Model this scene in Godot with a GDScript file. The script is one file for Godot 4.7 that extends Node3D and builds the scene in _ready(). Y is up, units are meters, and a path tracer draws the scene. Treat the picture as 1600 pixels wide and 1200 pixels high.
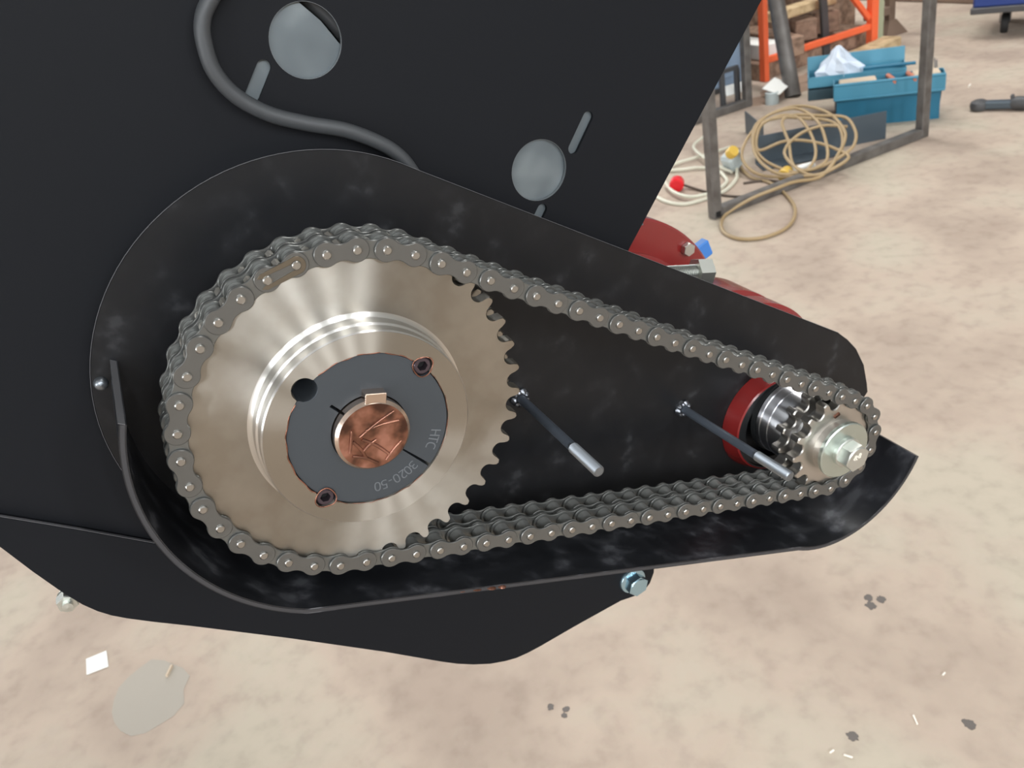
extends Node3D
# A chain drive on the side of a machine, seen from above in a workshop. Machine shapes are in millimetres round the
# big sprocket's axis (x right, y up, z out of the side plate); everything else is in metres.

const AX := Vector3(0, 1.0122, 0)            # the axis, where the chain's pin ends lie
const TILT := -0.48546                       # the line between the two sprocket centres
const PITCH := 19.05
const CDIST := 466.263
const BIGR := 115.3436
const SMALLR := 45.8127
const SMALL := Vector3(412.39, -217.56, 0)

var M := {}
var rng := RandomNumberGenerator.new()
var taken := {}

# ------------------------------------------------------------------ shapes
class Geo:
	var v := PackedVector3Array()
	var n := PackedVector3Array()
	var u := PackedVector2Array()
	var k := 1.0
	func _init(scale_by := 1.0) -> void:
		k = scale_by
	func tri(a: Vector3, b: Vector3, c: Vector3, na: Vector3, nb: Vector3, nc: Vector3, ua := Vector2.ZERO, ub := Vector2.ZERO, uc := Vector2.ZERO) -> void:
		# a, b, c counter-clockwise as seen from outside
		if (b - a).cross(c - a).length_squared() < 1e-16:
			return
		v.append_array(PackedVector3Array([a * k, c * k, b * k]))
		n.append_array(PackedVector3Array([na, nc, nb]))
		u.append_array(PackedVector2Array([ua, uc, ub]))
	func flat(a: Vector3, b: Vector3, c: Vector3) -> void:
		var m := (b - a).cross(c - a).normalized()
		tri(a, b, c, m, m, m, Vector2(a.x, a.y), Vector2(b.x, b.y), Vector2(c.x, c.y))
	func quad(a: Vector3, b: Vector3, c: Vector3, d: Vector3) -> void:
		flat(a, b, c)
		flat(a, c, d)
	func smooth(a: Vector3, b: Vector3, c: Vector3, d: Vector3, na: Vector3, nb: Vector3, nc: Vector3, nd: Vector3, ua := Vector2.ZERO, ub := Vector2.ZERO, uc := Vector2.ZERO, ud := Vector2.ZERO) -> void:
		tri(a, b, c, na, nb, nc, ua, ub, uc)
		tri(a, c, d, na, nc, nd, ua, uc, ud)
	func mesh() -> ArrayMesh:
		var a := []
		a.resize(Mesh.ARRAY_MAX)
		a[Mesh.ARRAY_VERTEX] = v
		a[Mesh.ARRAY_NORMAL] = n
		a[Mesh.ARRAY_TEX_UV] = u
		var m := ArrayMesh.new()
		m.add_surface_from_arrays(Mesh.PRIMITIVE_TRIANGLES, a)
		return m
	func moved(from: int, t: Transform3D) -> void:
		for i in range(from, v.size()):
			v[i] = (t * (v[i] / k)) * k
			n[i] = (t.basis * n[i]).normalized()

	# a polygon (counter-clockwise) pulled from z0 (back) to z1 (front); edges chamfered by bev; corners under 40 degrees are smooth
	func prism(p: PackedVector2Array, z0: float, z1: float, bev := 0.0, t := Transform3D()) -> void:
		var from := v.size()
		if Geometry2D.is_polygon_clockwise(p):
			p = p.duplicate()
			p.reverse()
		var c := p.size()
		var en := PackedVector2Array()
		for i in c:
			var e := (p[(i + 1) % c] - p[i]).normalized()
			en.append(Vector2(e.y, -e.x))
		var q := PackedVector2Array()
		var va := PackedVector2Array()
		var vb := PackedVector2Array()
		for i in c:
			var a := en[(i + c - 1) % c]
			var b := en[i]
			var m := (a + b).normalized()
			q.append(p[i] - m * (bev / maxf(0.4, m.dot(b))))
			if a.dot(b) > 0.76:
				va.append(m)
				vb.append(m)
			else:
				va.append(a)
				vb.append(b)
		var tris := Geometry2D.triangulate_polygon(q)
		for i in range(0, tris.size(), 3):
			var a := q[tris[i]]
			var b := q[tris[i + 1]]
			var d := q[tris[i + 2]]
			if (b - a).cross(d - a) < 0:
				var s := b
				b = d
				d = s
			flat(Vector3(a.x, a.y, z1), Vector3(b.x, b.y, z1), Vector3(d.x, d.y, z1))
			flat(Vector3(a.x, a.y, z0), Vector3(d.x, d.y, z0), Vector3(b.x, b.y, z0))
		for i in c:
			var j := (i + 1) % c
			var n0 := Vector3(vb[i].x, vb[i].y, 0)
			var n1 := Vector3(va[j].x, va[j].y, 0)
			var a := Vector3(p[i].x, p[i].y, z0 + bev)
			var b := Vector3(p[j].x, p[j].y, z0 + bev)
			var d := Vector3(p[j].x, p[j].y, z1 - bev)
			var e := Vector3(p[i].x, p[i].y, z1 - bev)
			smooth(a, b, d, e, n0, n1, n1, n0)
			if bev > 0.0:
				var up := Vector3(0, 0, 1)
				smooth(e, d, Vector3(q[j].x, q[j].y, z1), Vector3(q[i].x, q[i].y, z1), (n0 + up).normalized(), (n1 + up).normalized(), (n1 + up).normalized(), (n0 + up).normalized())
				smooth(b, a, Vector3(q[i].x, q[i].y, z0), Vector3(q[j].x, q[j].y, z0), (n1 - up).normalized(), (n0 - up).normalized(), (n0 - up).normalized(), (n1 - up).normalized())
		if t != Transform3D():
			moved(from, t)

	# a chamfered block centred on its middle
	func block(size: Vector3, bev := 0.0, t := Transform3D()) -> void:
		var x := size.x / 2
		var y := size.y / 2
		var c := bev
		var p := PackedVector2Array([Vector2(-x, -y), Vector2(x, -y), Vector2(x, y), Vector2(-x, y)])
		if c > 0.0:
			p = PackedVector2Array([Vector2(-x + c, -y), Vector2(x - c, -y), Vector2(x, -y + c), Vector2(x, y - c), Vector2(x - c, y), Vector2(-x + c, y), Vector2(-x, y - c), Vector2(-x, -y + c)])
		prism(p, -size.z / 2, size.z / 2, bev, t)

	# a profile of (radius, z) turned round z; walk it from the front, over the outside, to the back
	func lathe(p: Array, sides := 48, t := Transform3D(), a0 := 0.0, a1 := TAU) -> void:
		var from := v.size()
		var nn := PackedVector2Array()
		for i in p.size() - 1:
			var e: Vector2 = (p[i + 1] - p[i]).normalized()
			nn.append(Vector2(-e.y, e.x))
		for i in p.size() - 1:
			var s: Vector2 = p[i]
			var e: Vector2 = p[i + 1]
			var ns := nn[i]
			var ne := nn[i]
			if i > 0 and nn[i - 1].dot(nn[i]) > 0.8:
				ns = (nn[i - 1] + nn[i]).normalized()
			if i + 1 < nn.size() and nn[i + 1].dot(nn[i]) > 0.8:
				ne = (nn[i + 1] + nn[i]).normalized()
			for g in sides:
				var w0 := a0 + (a1 - a0) * g / sides
				var w1 := a0 + (a1 - a0) * (g + 1) / sides
				var d0 := Vector3(cos(w0), sin(w0), 0)
				var d1 := Vector3(cos(w1), sin(w1), 0)
				var z := Vector3(0, 0, 1)
				var f0 := 4.0 * g / sides
				var f1 := 4.0 * (g + 1) / sides
				smooth(d0 * s.x + z * s.y, d0 * e.x + z * e.y, d1 * e.x + z * e.y, d1 * s.x + z * s.y,
					d0 * ns.x + z * ns.y, d0 * ne.x + z * ne.y, d1 * ne.x + z * ne.y, d1 * ns.x + z * ns.y,
					Vector2(f0, i), Vector2(f0, i + 1), Vector2(f1, i + 1), Vector2(f1, i))
		if t != Transform3D():
			moved(from, t)

	# a flat ring whose inner and outer radius follow the angle
	func ring(ang: PackedFloat32Array, rin: PackedFloat32Array, rout: PackedFloat32Array, z0: float, z1: float, bev := 0.6, open := false) -> void:
		var c := ang.size()
		for i in (c - 1 if open else c):
			var j := (i + 1) % c
			var d0 := Vector3(cos(ang[i]), sin(ang[i]), 0)
			var d1 := Vector3(cos(ang[j]), sin(ang[j]), 0)
			var f := Vector3(0, 0, z1)
			var b := Vector3(0, 0, z0)
			var up := Vector3(0, 0, 1)
			var fb := f - up * bev
			var t0 := ang[i] / TAU * 4.0
			var t1 := ang[j] / TAU * 4.0
			if t1 < t0:
				t1 += 4.0
			var steps := 3
			for s in steps:
				var x := float(s) / steps
				var y := float(s + 1) / steps
				var i0 := lerpf(rin[i], rout[i] - bev, x)
				var i1 := lerpf(rin[i], rout[i] - bev, y)
				var j0 := lerpf(rin[j], rout[j] - bev, x)
				var j1 := lerpf(rin[j], rout[j] - bev, y)
				smooth(d0 * i0 + f, d0 * i1 + f, d1 * j1 + f, d1 * j0 + f, up, up, up, up, Vector2(t0, i0 * 0.02), Vector2(t0, i1 * 0.02), Vector2(t1, j1 * 0.02), Vector2(t1, j0 * 0.02))
			flat(d0 * rin[i] + b, d1 * rin[j] + b, d1 * rout[j] + b)
			flat(d0 * rin[i] + b, d1 * rout[j] + b, d0 * rout[i] + b)
			quad(d0 * rout[i] + b, d1 * rout[j] + b, d1 * rout[j] + fb, d0 * rout[i] + fb)
			quad(d0 * rout[i] + fb, d1 * rout[j] + fb, d1 * (rout[j] - bev) + f, d0 * (rout[i] - bev) + f)
			quad(d1 * rin[j] + b, d0 * rin[i] + b, d0 * rin[i] + f, d1 * rin[j] + f)
		if open:
			for e in [0, c - 1]:
				var d := Vector3(cos(ang[e]), sin(ang[e]), 0)
				var q := [d * rin[e] + Vector3(0, 0, z0), d * rout[e] + Vector3(0, 0, z0), d * rout[e] + Vector3(0, 0, z1), d * rin[e] + Vector3(0, 0, z1)]
				if e == 0:
					quad(q[0], q[1], q[2], q[3])
				else:
					quad(q[1], q[0], q[3], q[2])

	# a round bar along points; ends closed
	func tube(p: Array, r: float, sides := 12, closed := false) -> void:
		var c := p.size()
		var frames := []
		var side := Vector3.ZERO
		for i in c:
			var a: Vector3 = p[(i - 1 + c) % c] if closed or i > 0 else p[0]
			var b: Vector3 = p[(i + 1) % c] if closed or i < c - 1 else p[c - 1]
			var t := (b - a).normalized()
			if side == Vector3.ZERO:
				side = t.cross(Vector3.UP if absf(t.y) < 0.9 else Vector3.RIGHT)
			side = (side - t * side.dot(t)).normalized()
			frames.append([side, t.cross(side), t])
		for i in (c if closed else c - 1):
			var j := (i + 1) % c
			for s in sides:
				var w0 := TAU * s / sides
				var w1 := TAU * (s + 1) / sides
				var a: Vector3 = frames[i][0] * cos(w0) + frames[i][1] * sin(w0)
				var b: Vector3 = frames[i][0] * cos(w1) + frames[i][1] * sin(w1)
				var d: Vector3 = frames[j][0] * cos(w1) + frames[j][1] * sin(w1)
				var e: Vector3 = frames[j][0] * cos(w0) + frames[j][1] * sin(w0)
				smooth(p[i] + a * r, p[i] + b * r, p[j] + d * r, p[j] + e * r, a, b, d, e)
		if not closed:
			for s in sides:
				var w0 := TAU * s / sides
				var w1 := TAU * (s + 1) / sides
				flat(p[0], p[0] + (frames[0][0] * cos(w1) + frames[0][1] * sin(w1)) * r, p[0] + (frames[0][0] * cos(w0) + frames[0][1] * sin(w0)) * r)
				flat(p[c - 1], p[c - 1] + (frames[c - 1][0] * cos(w0) + frames[c - 1][1] * sin(w0)) * r, p[c - 1] + (frames[c - 1][0] * cos(w1) + frames[c - 1][1] * sin(w1)) * r)

	# a strip of sheet of thickness th on the outside of a path in x, y, standing from z0 to z1
	func strip(p: PackedVector2Array, th: float, z0: float, z1: float) -> void:
		var o := PackedVector2Array()
		var c := p.size()
		var nn := PackedVector2Array()
		for i in c:
			var a := p[maxi(i - 1, 0)]
			var b := p[mini(i + 1, c - 1)]
			var e := (b - a).normalized()
			nn.append(Vector2(e.y, -e.x))
			o.append(p[i] + nn[i] * th)
		for i in c - 1:
			var n0 := Vector3(nn[i].x, nn[i].y, 0)
			var n1 := Vector3(nn[i + 1].x, nn[i + 1].y, 0)
			var a := Vector3(p[i].x, p[i].y, 0)
			var b := Vector3(p[i + 1].x, p[i + 1].y, 0)
			var d := Vector3(o[i + 1].x, o[i + 1].y, 0)
			var e := Vector3(o[i].x, o[i].y, 0)
			var f := Vector3(0, 0, z1)
			var g := Vector3(0, 0, z0)
			smooth(e + g, d + g, d + f, e + f, n0, n1, n1, n0)
			smooth(b + g, a + g, a + f, b + f, -n1, -n0, -n0, -n1)
			quad(a + f, e + f, d + f, b + f)
			quad(a + g, b + g, d + g, e + g)
		for i in [0, c - 1]:
			var a := Vector3(p[i].x, p[i].y, z0)
			var b := Vector3(o[i].x, o[i].y, z0)
			var h := Vector3(0, 0, z1 - z0)
			if i == 0:
				quad(a, b, b + h, a + h)
			else:
				quad(b, a, a + h, b + h)

	# a box laid between two points, width along `side`, from a to b
	func beam(a: Vector3, b: Vector3, w: float, h: float, side := Vector3.ZERO, bev := 0.0) -> void:
		var z := (b - a).normalized()
		var x := side if side != Vector3.ZERO else (z.cross(Vector3.UP) if absf(z.y) < 0.95 else Vector3.RIGHT)
		x = (x - z * x.dot(z)).normalized()
		var y := z.cross(x)
		block(Vector3(w, h, a.distance_to(b)), bev, Transform3D(Basis(x, y, z), (a + b) / 2))

# ------------------------------------------------------------------ naming
func numbered(called: String) -> String:
	taken[called] = taken.get(called, -1) + 1
	return called if taken[called] == 0 else "%s_%03d" % [called, taken[called]]

func tag(o: Node3D, label: String, category: String, group := "", kind := "") -> Node3D:
	if label:
		o.set_meta("label", label)
	if category:
		o.set_meta("category", category)
	if group:
		o.set_meta("group", group)
	if kind:
		o.set_meta("kind", kind)
	return o

func thing(called: String, label: String, category: String, at := Vector3.ZERO, group := "") -> Node3D:
	var o := Node3D.new()
	o.name = numbered(called)
	add_child(o)
	o.position = at
	return tag(o, label, category, group)

func put(called: String, g: Variant, mat: Material, parent: Node3D, at := Transform3D()) -> MeshInstance3D:
	var o := MeshInstance3D.new()
	o.name = called
	o.mesh = g.mesh() if g is Geo else g
	o.material_override = mat
	o.transform = at
	parent.add_child(o, true)
	return o

func solo(called: String, g: Variant, mat: Material, label: String, category: String, at := Vector3.ZERO, group := "") -> MeshInstance3D:
	var o := put(numbered(called), g, mat, self, Transform3D(Basis(), at))
	tag(o, label, category, group)
	return o

func structure(called: String, g: Variant, mat: Material) -> MeshInstance3D:
	var o := put(called, g, mat, self)
	o.set_meta("kind", "structure")
	return o

func turned(yaw: float, at: Vector3) -> Transform3D:
	return Transform3D(Basis(Vector3.UP, yaw), at)

func circle(r: float, sides := 32, c := Vector2.ZERO) -> PackedVector2Array:
	var p := PackedVector2Array()
	for i in sides:
		p.append(c + Vector2(cos(TAU * i / sides), sin(TAU * i / sides)) * r)
	return p

func hexagon(af: float, turn := 0.0) -> PackedVector2Array:
	var p := PackedVector2Array()
	for i in 6:
		p.append(Vector2(cos(turn + TAU * i / 6), sin(turn + TAU * i / 6)) * af / sqrt(3.0))
	return p

func spline(p: Array, per := 6, closed := false) -> Array:
	var out := []
	var c := p.size()
	for i in (c if closed else c - 1):
		for s in per:
			var a: Vector3 = p[(i - 1 + c) % c] if closed or i > 0 else p[0]
			var d: Vector3 = p[(i + 2) % c] if closed or i + 2 < c else p[c - 1]
			var b: Vector3 = p[i]
			var e: Vector3 = p[(i + 1) % c]
			out.append(b.cubic_interpolate(e, a, d, float(s) / per))
	if not closed:
		out.append(p[c - 1])
	return out

# ------------------------------------------------------------------ materials
func noise(freq: float, seed_no: int, ramp: Array, octaves := 4, size := 512, kind := FastNoiseLite.TYPE_SIMPLEX_SMOOTH) -> NoiseTexture2D:
	var f := FastNoiseLite.new()
	f.noise_type = kind
	f.frequency = freq
	f.seed = seed_no
	f.fractal_octaves = octaves
	var t := NoiseTexture2D.new()
	t.width = size
	t.height = size
	t.seamless = true
	t.noise = f
	var g := Gradient.new()
	var offs := PackedFloat32Array()
	var cols := PackedColorArray()
	for r in ramp:
		offs.append(r[0])
		cols.append(r[1])
	g.offsets = offs
	g.colors = cols
	t.color_ramp = g
	return t

func grey(x: float) -> Color:
	return Color(x, x, x)

func mat(called: String, c: Color, rough: float, metal := 0.0, spec := 0.5) -> StandardMaterial3D:
	var m := StandardMaterial3D.new()
	m.resource_name = called
	m.albedo_color = c
	m.roughness = rough
	m.metallic = metal
	m.metallic_specular = spec
	M[called] = m
	return m

func world_map(m: StandardMaterial3D, tex: Texture2D, per_metre: float, world := true) -> void:
	m.albedo_texture = tex
	m.uv1_triplanar = true
	m.uv1_world_triplanar = world
	m.uv1_scale = Vector3.ONE * per_metre

func rough_map(m: StandardMaterial3D, tex: Texture2D) -> void:
	m.roughness_texture = tex
	m.roughness = 1.0

func materials() -> void:
	var m := mat("floor", Color(1, 1, 1), 0.8, 0.0, 0.35)
	world_map(m, noise(0.004, 3, [[0.22, Color(0.655, 0.59, 0.535)], [0.5, Color(0.71, 0.645, 0.585)], [0.78, Color(0.72, 0.675, 0.61)]], 6, 1024), 0.35)
	m.detail_enabled = true
	m.detail_blend_mode = BaseMaterial3D.BLEND_MODE_MUL
	m.detail_albedo = noise(0.02, 17, [[0.1, Color(0.94, 0.935, 0.935)], [0.4, grey(0.985)], [0.6, grey(1.0)], [1.0, grey(1.0)]], 6, 1024)
	m.detail_uv_layer = BaseMaterial3D.DETAIL_UV_2
	m.uv2_triplanar = true
	m.uv2_world_triplanar = true
	m.uv2_scale = Vector3.ONE * 0.7
	mat("wall", Color(0.50, 0.50, 0.49), 0.9)
	mat("dark_wall", Color(0.30, 0.31, 0.33), 0.9)
	mat("ceiling", Color(0.52, 0.52, 0.52), 0.9)
	m = mat("daylight", Color(0.9, 0.9, 0.9), 0.6)
	m.emission_enabled = true
	m.emission = Color(0.95, 0.98, 1.0)
	m.emission_energy_multiplier = 3.0
	mat("mullion", Color(0.35, 0.36, 0.37), 0.6)
	# the machine
	m = mat("powder_coat", Color(0.08, 0.086, 0.10), 0.62, 0.0, 0.26)
	m.normal_enabled = true
	m.normal_texture = null
	m = mat("guard_paint", Color(1, 1, 1), 0.38, 0.0, 0.38)
	world_map(m, noise(0.012, 5, [[0.0, Color(0.075, 0.08, 0.09)], [0.6, Color(0.09, 0.092, 0.10)], [0.8, Color(0.115, 0.118, 0.126)], [0.93, Color(0.18, 0.182, 0.19)]], 5), 4.0)
	m = mat("rim_paint", Color(1, 1, 1), 0.36, 0.0, 0.5)
	world_map(m, noise(0.012, 9, [[0.0, Color(0.085, 0.09, 0.105)], [0.5, Color(0.11, 0.115, 0.128)], [0.72, Color(0.20, 0.205, 0.22)], [0.88, Color(0.36, 0.365, 0.38)]], 5), 4.0)
	mat("edge_wear_highlight", Color(0.40, 0.40, 0.41), 0.5, 0.2)  # pale grey: edge wear with a painted highlight mixed in
	mat("bare_edge", Color(0.50, 0.52, 0.53), 0.4, 0.6)
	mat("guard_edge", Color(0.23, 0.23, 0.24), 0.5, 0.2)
	m = mat("bare_sheet", Color(1, 1, 1), 0.45, 0.3)
	world_map(m, noise(0.01, 8, [[0.2, Color(0.345, 0.375, 0.39)], [0.6, Color(0.38, 0.41, 0.425)], [0.9, Color(0.45, 0.48, 0.49)]], 3, 256), 6.0)
	m = mat("turned_steel", Color(0.70, 0.685, 0.655), 0.315, 1.0)
	m.anisotropy_enabled = true
	m.anisotropy = -1.0
	world_map(m, noise(0.01, 61, [[0.2, Color(0.645, 0.625, 0.59)], [0.55, Color(0.67, 0.655, 0.625)], [0.9, Color(0.69, 0.675, 0.645)]], 4, 256), 9.0)
	m.albedo_color = Color(1, 1, 1)
	m = mat("hub_steel", Color(0.84, 0.83, 0.81), 0.28, 1.0)
	m.anisotropy_enabled = true
	m.anisotropy = -1.0
	m = mat("hub_face", Color(0.67, 0.65, 0.615), 0.34, 1.0)
	m.anisotropy_enabled = true
	m.anisotropy = -1.0
	mat("phosphate", Color(0.275, 0.295, 0.315), 0.5, 0.5)
	m = mat("copper", Color(1, 1, 1), 0.28, 0.85)
	world_map(m, noise(0.02, 21, [[0.2, Color(0.34, 0.24, 0.20)], [0.5, Color(0.56, 0.39, 0.32)], [0.8, Color(0.72, 0.52, 0.45)]], 4, 256), 8.0)
	m.heightmap_enabled = true
	m.heightmap_texture = noise(0.012, 33, [[0.0, grey(0)], [1.0, grey(1)]], 3, 256)
	m.heightmap_scale = 0.25
	mat("key_steel", Color(0.80, 0.72, 0.66), 0.25, 1.0)
	mat("black_oxide", Color(0.34, 0.30, 0.33), 0.3, 0.8)
	mat("link_plate", Color(0.42, 0.42, 0.41), 0.33, 0.7)
	mat("inner_plate", Color(0.44, 0.445, 0.435), 0.3, 0.7)
	mat("roller", Color(0.50, 0.505, 0.495), 0.42, 0.4)
	mat("pin_end", Color(0.66, 0.65, 0.63), 0.3, 1.0)
	mat("clip_steel", Color(0.50, 0.475, 0.43), 0.3, 1.0)
	mat("pinion_steel", Color(0.76, 0.745, 0.72), 0.34, 1.0)
	mat("bright_steel", Color(0.74, 0.75, 0.77), 0.2, 1.0)
	m = mat("turned_hub", Color(0.88, 0.885, 0.90), 0.33, 1.0)
	m.anisotropy_enabled = true
	m.anisotropy = -1.0
	mat("zinc", Color(0.76, 0.80, 0.77), 0.3, 0.95)
	mat("zinc_bolt", Color(0.80, 0.81, 0.785), 0.32, 0.9)
	mat("blue_zinc", Color(0.66, 0.78, 0.84), 0.24, 0.95)
	mat("stud_dark", Color(0.40, 0.43, 0.47), 0.42, 0.6)
	mat("stud_thread", Color(0.50, 0.52, 0.54), 0.35, 0.9)
	mat("weld", Color(0.45, 0.46, 0.48), 0.3, 0.9)
	m = mat("hose", Color(0.225, 0.235, 0.245), 0.5, 0.0, 0.5)
	m = mat("red_paint", Color(0.50, 0.135, 0.13), 0.24, 0.0, 0.5)
	m.clearcoat_enabled = true
	m.clearcoat = 0.5
	m.clearcoat_roughness = 0.2
	mat("dark_seal", Color(0.13, 0.135, 0.14), 0.45, 0.2)
	mat("purple_seal", Color(0.25, 0.04, 0.20), 0.5)
	mat("stamp", Color(0.42, 0.44, 0.46), 0.5, 0.4)
	mat("hole_black", Color(0.03, 0.03, 0.03), 0.7)
	# the workshop
	m = mat("mild_steel", Color(1, 1, 1), 0.5, 0.45)
	world_map(m, noise(0.02, 12, [[0.1, Color(0.36, 0.34, 0.325)], [0.5, Color(0.42, 0.405, 0.39)], [0.9, Color(0.47, 0.455, 0.44)]], 4, 256), 2.0)
	mat("dark_steel", Color(0.33, 0.33, 0.335), 0.5, 0.4)
	mat("angle_steel", Color(0.32, 0.36, 0.39), 0.45, 0.4)
	mat("teal", Color(0.14, 0.42, 0.53), 0.4)
	mat("teal_lip", Color(0.28, 0.54, 0.64), 0.4)
	mat("teal_inside", Color(0.33, 0.58, 0.67), 0.5)
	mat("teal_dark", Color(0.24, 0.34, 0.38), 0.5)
	mat("card", Color(0.78, 0.71, 0.62), 0.8)
	mat("rust_tool", Color(0.72, 0.45, 0.36), 0.7)
	m = mat("bag", Color(0.86, 0.90, 0.95), 0.25)
	m.backlight_enabled = true
	m.backlight = Color(0.5, 0.5, 0.5)
	mat("white", Color(0.92, 0.92, 0.90), 0.7)
	mat("orange", Color(0.94, 0.42, 0.25), 0.45)
	m = mat("pale_wood", Color(1, 1, 1), 0.8)
	world_map(m, noise(0.02, 40, [[0.2, Color(0.66, 0.56, 0.42)], [0.7, Color(0.80, 0.71, 0.56)]], 4, 256), 2.0)
	m = mat("brown_wood", Color(1, 1, 1), 0.85)
	world_map(m, noise(0.02, 41, [[0.2, Color(0.46, 0.37, 0.31)], [0.7, Color(0.64, 0.53, 0.45)]], 4, 256), 2.5)
	mat("weathered_wood", Color(0.52, 0.52, 0.46), 0.9)
	mat("green_post", Color(0.66, 0.68, 0.56), 0.7)
	mat("beige_cable", Color(0.62, 0.53, 0.39), 0.5)
	mat("white_cable", Color(0.80, 0.79, 0.72), 0.5)
	mat("brown_cable", Color(0.30, 0.25, 0.21), 0.6)
	mat("red_plastic", Color(0.85, 0.10, 0.14), 0.4)
	mat("yellow_plastic", Color(0.80, 0.66, 0.28), 0.4)
	mat("grey_plastic", Color(0.70, 0.74, 0.74), 0.4)
	mat("blue_paint", Color(0.15, 0.24, 0.50), 0.4)
	mat("tyre", Color(0.16, 0.16, 0.16), 0.7)
	mat("cabinet", Color(0.50, 0.58, 0.67), 0.5)
	mat("rusty", Color(0.48, 0.40, 0.34), 0.8, 0.2)
	mat("oil", Color(0.36, 0.33, 0.31), 0.5)
	mat("light_blue", Color(0.25, 0.50, 0.80), 0.5)
	mat("floor_paint", Color(0.645, 0.615, 0.57), 0.8)
	mat("dirt", Color(0.58, 0.49, 0.42), 0.9)
	mat("chip", Color(0.93, 0.90, 0.85), 0.5)

# ------------------------------------------------------------------ camera, light, room
func camera_and_light() -> void:
	var c := Camera3D.new()
	c.name = "camera"
	add_child(c)
	c.transform = Transform3D(Basis(Vector3(0.88587861, -0.17939874, 0.42782612), Vector3(0.36043569, 0.84675495, -0.39126995), Vector3(-0.29207055, 0.50082148, 0.8147838)), Vector3(-0.07012, 1.3, 0.49733))
	c.near = 0.02
	c.far = 100.0
	var a := CameraAttributesPhysical.new()
	a.frustum_focal_length = 26.8
	a.frustum_focus_distance = 0.6
	a.exposure_aperture = 14.0
	a.frustum_near = 0.02
	a.frustum_far = 100.0
	c.attributes = a
	c.fov = 48.242
	c.current = true
	var e := Environment.new()
	e.background_mode = Environment.BG_SKY
	var s := Sky.new()
	var p := ProceduralSkyMaterial.new()
	p.sky_top_color = Color(0.55, 0.68, 0.85)
	p.sky_horizon_color = Color(0.82, 0.87, 0.92)
	p.ground_bottom_color = Color(0.4, 0.38, 0.35)
	p.ground_horizon_color = Color(0.7, 0.7, 0.68)
	s.sky_material = p
	e.sky = s
	e.ambient_light_source = Environment.AMBIENT_SOURCE_SKY
	e.tonemap_mode = Environment.TONE_MAPPER_LINEAR
	e.tonemap_exposure = 0.88
	e.sdfgi_enabled = true
	e.ssao_enabled = true
	e.ssil_enabled = true
	var w := WorldEnvironment.new()
	w.name = "world_environment"
	w.environment = e
	add_child(w)

const ROOF := 7.0
func area(called: String, at: Vector3, towards: Vector3, size: Vector2, energy: float, c: Color) -> void:
	var l := AreaLight3D.new()
	l.name = called
	l.area_size = size
	l.light_energy = energy
	l.light_color = c
	l.shadow_enabled = true
	l.set("area_range", 40.0)
	l.set("area_attenuation", 2.0)
	add_child(l, true)
	l.look_at_from_position(at, at + towards, Vector3.UP if absf(towards.y) < 0.9 else Vector3.BACK)

func room() -> void:
	var x0 := -9.0
	var x1 := 5.9
	var z0 := -13.0
	var z1 := 10.0
	var g := Geo.new()
	g.block(Vector3(x1 - x0 + 0.4, 0.2, z1 - z0 + 0.4), 0.0, Transform3D(Basis(), Vector3((x0 + x1) / 2, -0.1, (z0 + z1) / 2)))
	var fl := structure("floor", g, M.floor)
	for spec in [["wall_left", Vector3(x0 - 0.1, ROOF / 2, (z0 + z1) / 2), Vector3(0.2, ROOF, z1 - z0)], ["wall_right", Vector3(x1 + 0.1, ROOF / 2, (z0 + z1) / 2), Vector3(0.2, ROOF, z1 - z0)],
			["wall_back", Vector3((x0 + x1) / 2, ROOF / 2, z0 - 0.1), Vector3(x1 - x0 + 0.4, ROOF, 0.2)], ["wall_front", Vector3((x0 + x1) / 2, ROOF / 2, z1 + 0.1), Vector3(x1 - x0 + 0.4, ROOF, 0.2)]]:
		g = Geo.new()
		g.block(spec[2], 0.0, Transform3D(Basis(), spec[1]))
		structure(spec[0], g, M.dark_wall if spec[0] == "wall_back" else M.wall)
	g = Geo.new()
	g.block(Vector3(x1 - x0 + 0.4, 0.2, z1 - z0 + 0.4), 0.0, Transform3D(Basis(), Vector3((x0 + x1) / 2, ROOF + 0.1, (z0 + z1) / 2)))
	structure("ceiling", g, M.ceiling)
	# translucent roof lights, and wall windows added out of view for light
	var k := 0
	for x in [-5.5, 3.5]:
		for z in [-10.5, -6.5, -2.5, 2.5]:
			k += 1
			g = Geo.new()
			g.block(Vector3(1.3, 0.04, 2.6), 0.0, Transform3D(Basis(), Vector3(x, ROOF - 0.03, z)))
			structure("unseen_window_%d" % k, g, M.daylight)
			area("roof_window_light", Vector3(x, ROOF - 0.08, z), Vector3.DOWN, Vector2(1.3, 2.6), (15.5 if x > 0.0 else 3.5) * (1.25 if z < 0.0 else 0.5), Color(1.0, 0.99, 0.975))
	for x in [-4.9, -2.3, -0.2, 2.0, 4.4]:  # added unseen front windows, narrow and bright, to streak the sprocket face
		k += 1
		added_window("unseen_window_%d" % k, Vector3(x, 5.2, z1 - 0.03), Vector3(0, 0, -1), Vector2(0.4, 2.8), 30.0)
	for q in [[2.0, 3.0], [3.0, 6.0], [4.2, 9.0]]:  # added unseen left windows for the streaks at lower angles
		k += 1
		added_window("unseen_window_%d" % k, Vector3(x0 + 0.03, q[0], q[1]), Vector3(1, 0, 0), Vector2(0.45, 2.2), 27.0)
	for i in 8:  # added unseen back windows that brighten upward faces
		k += 1
		var x := -7.6 + i * 1.75
		added_window("unseen_window_%d" % k, Vector3(-7.6 + i * 1.75, 3.9, z0 + 0.03), Vector3(0, 0, 1), Vector2(1.15, 5.0), 12.0)
	floor_marks(fl)

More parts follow.
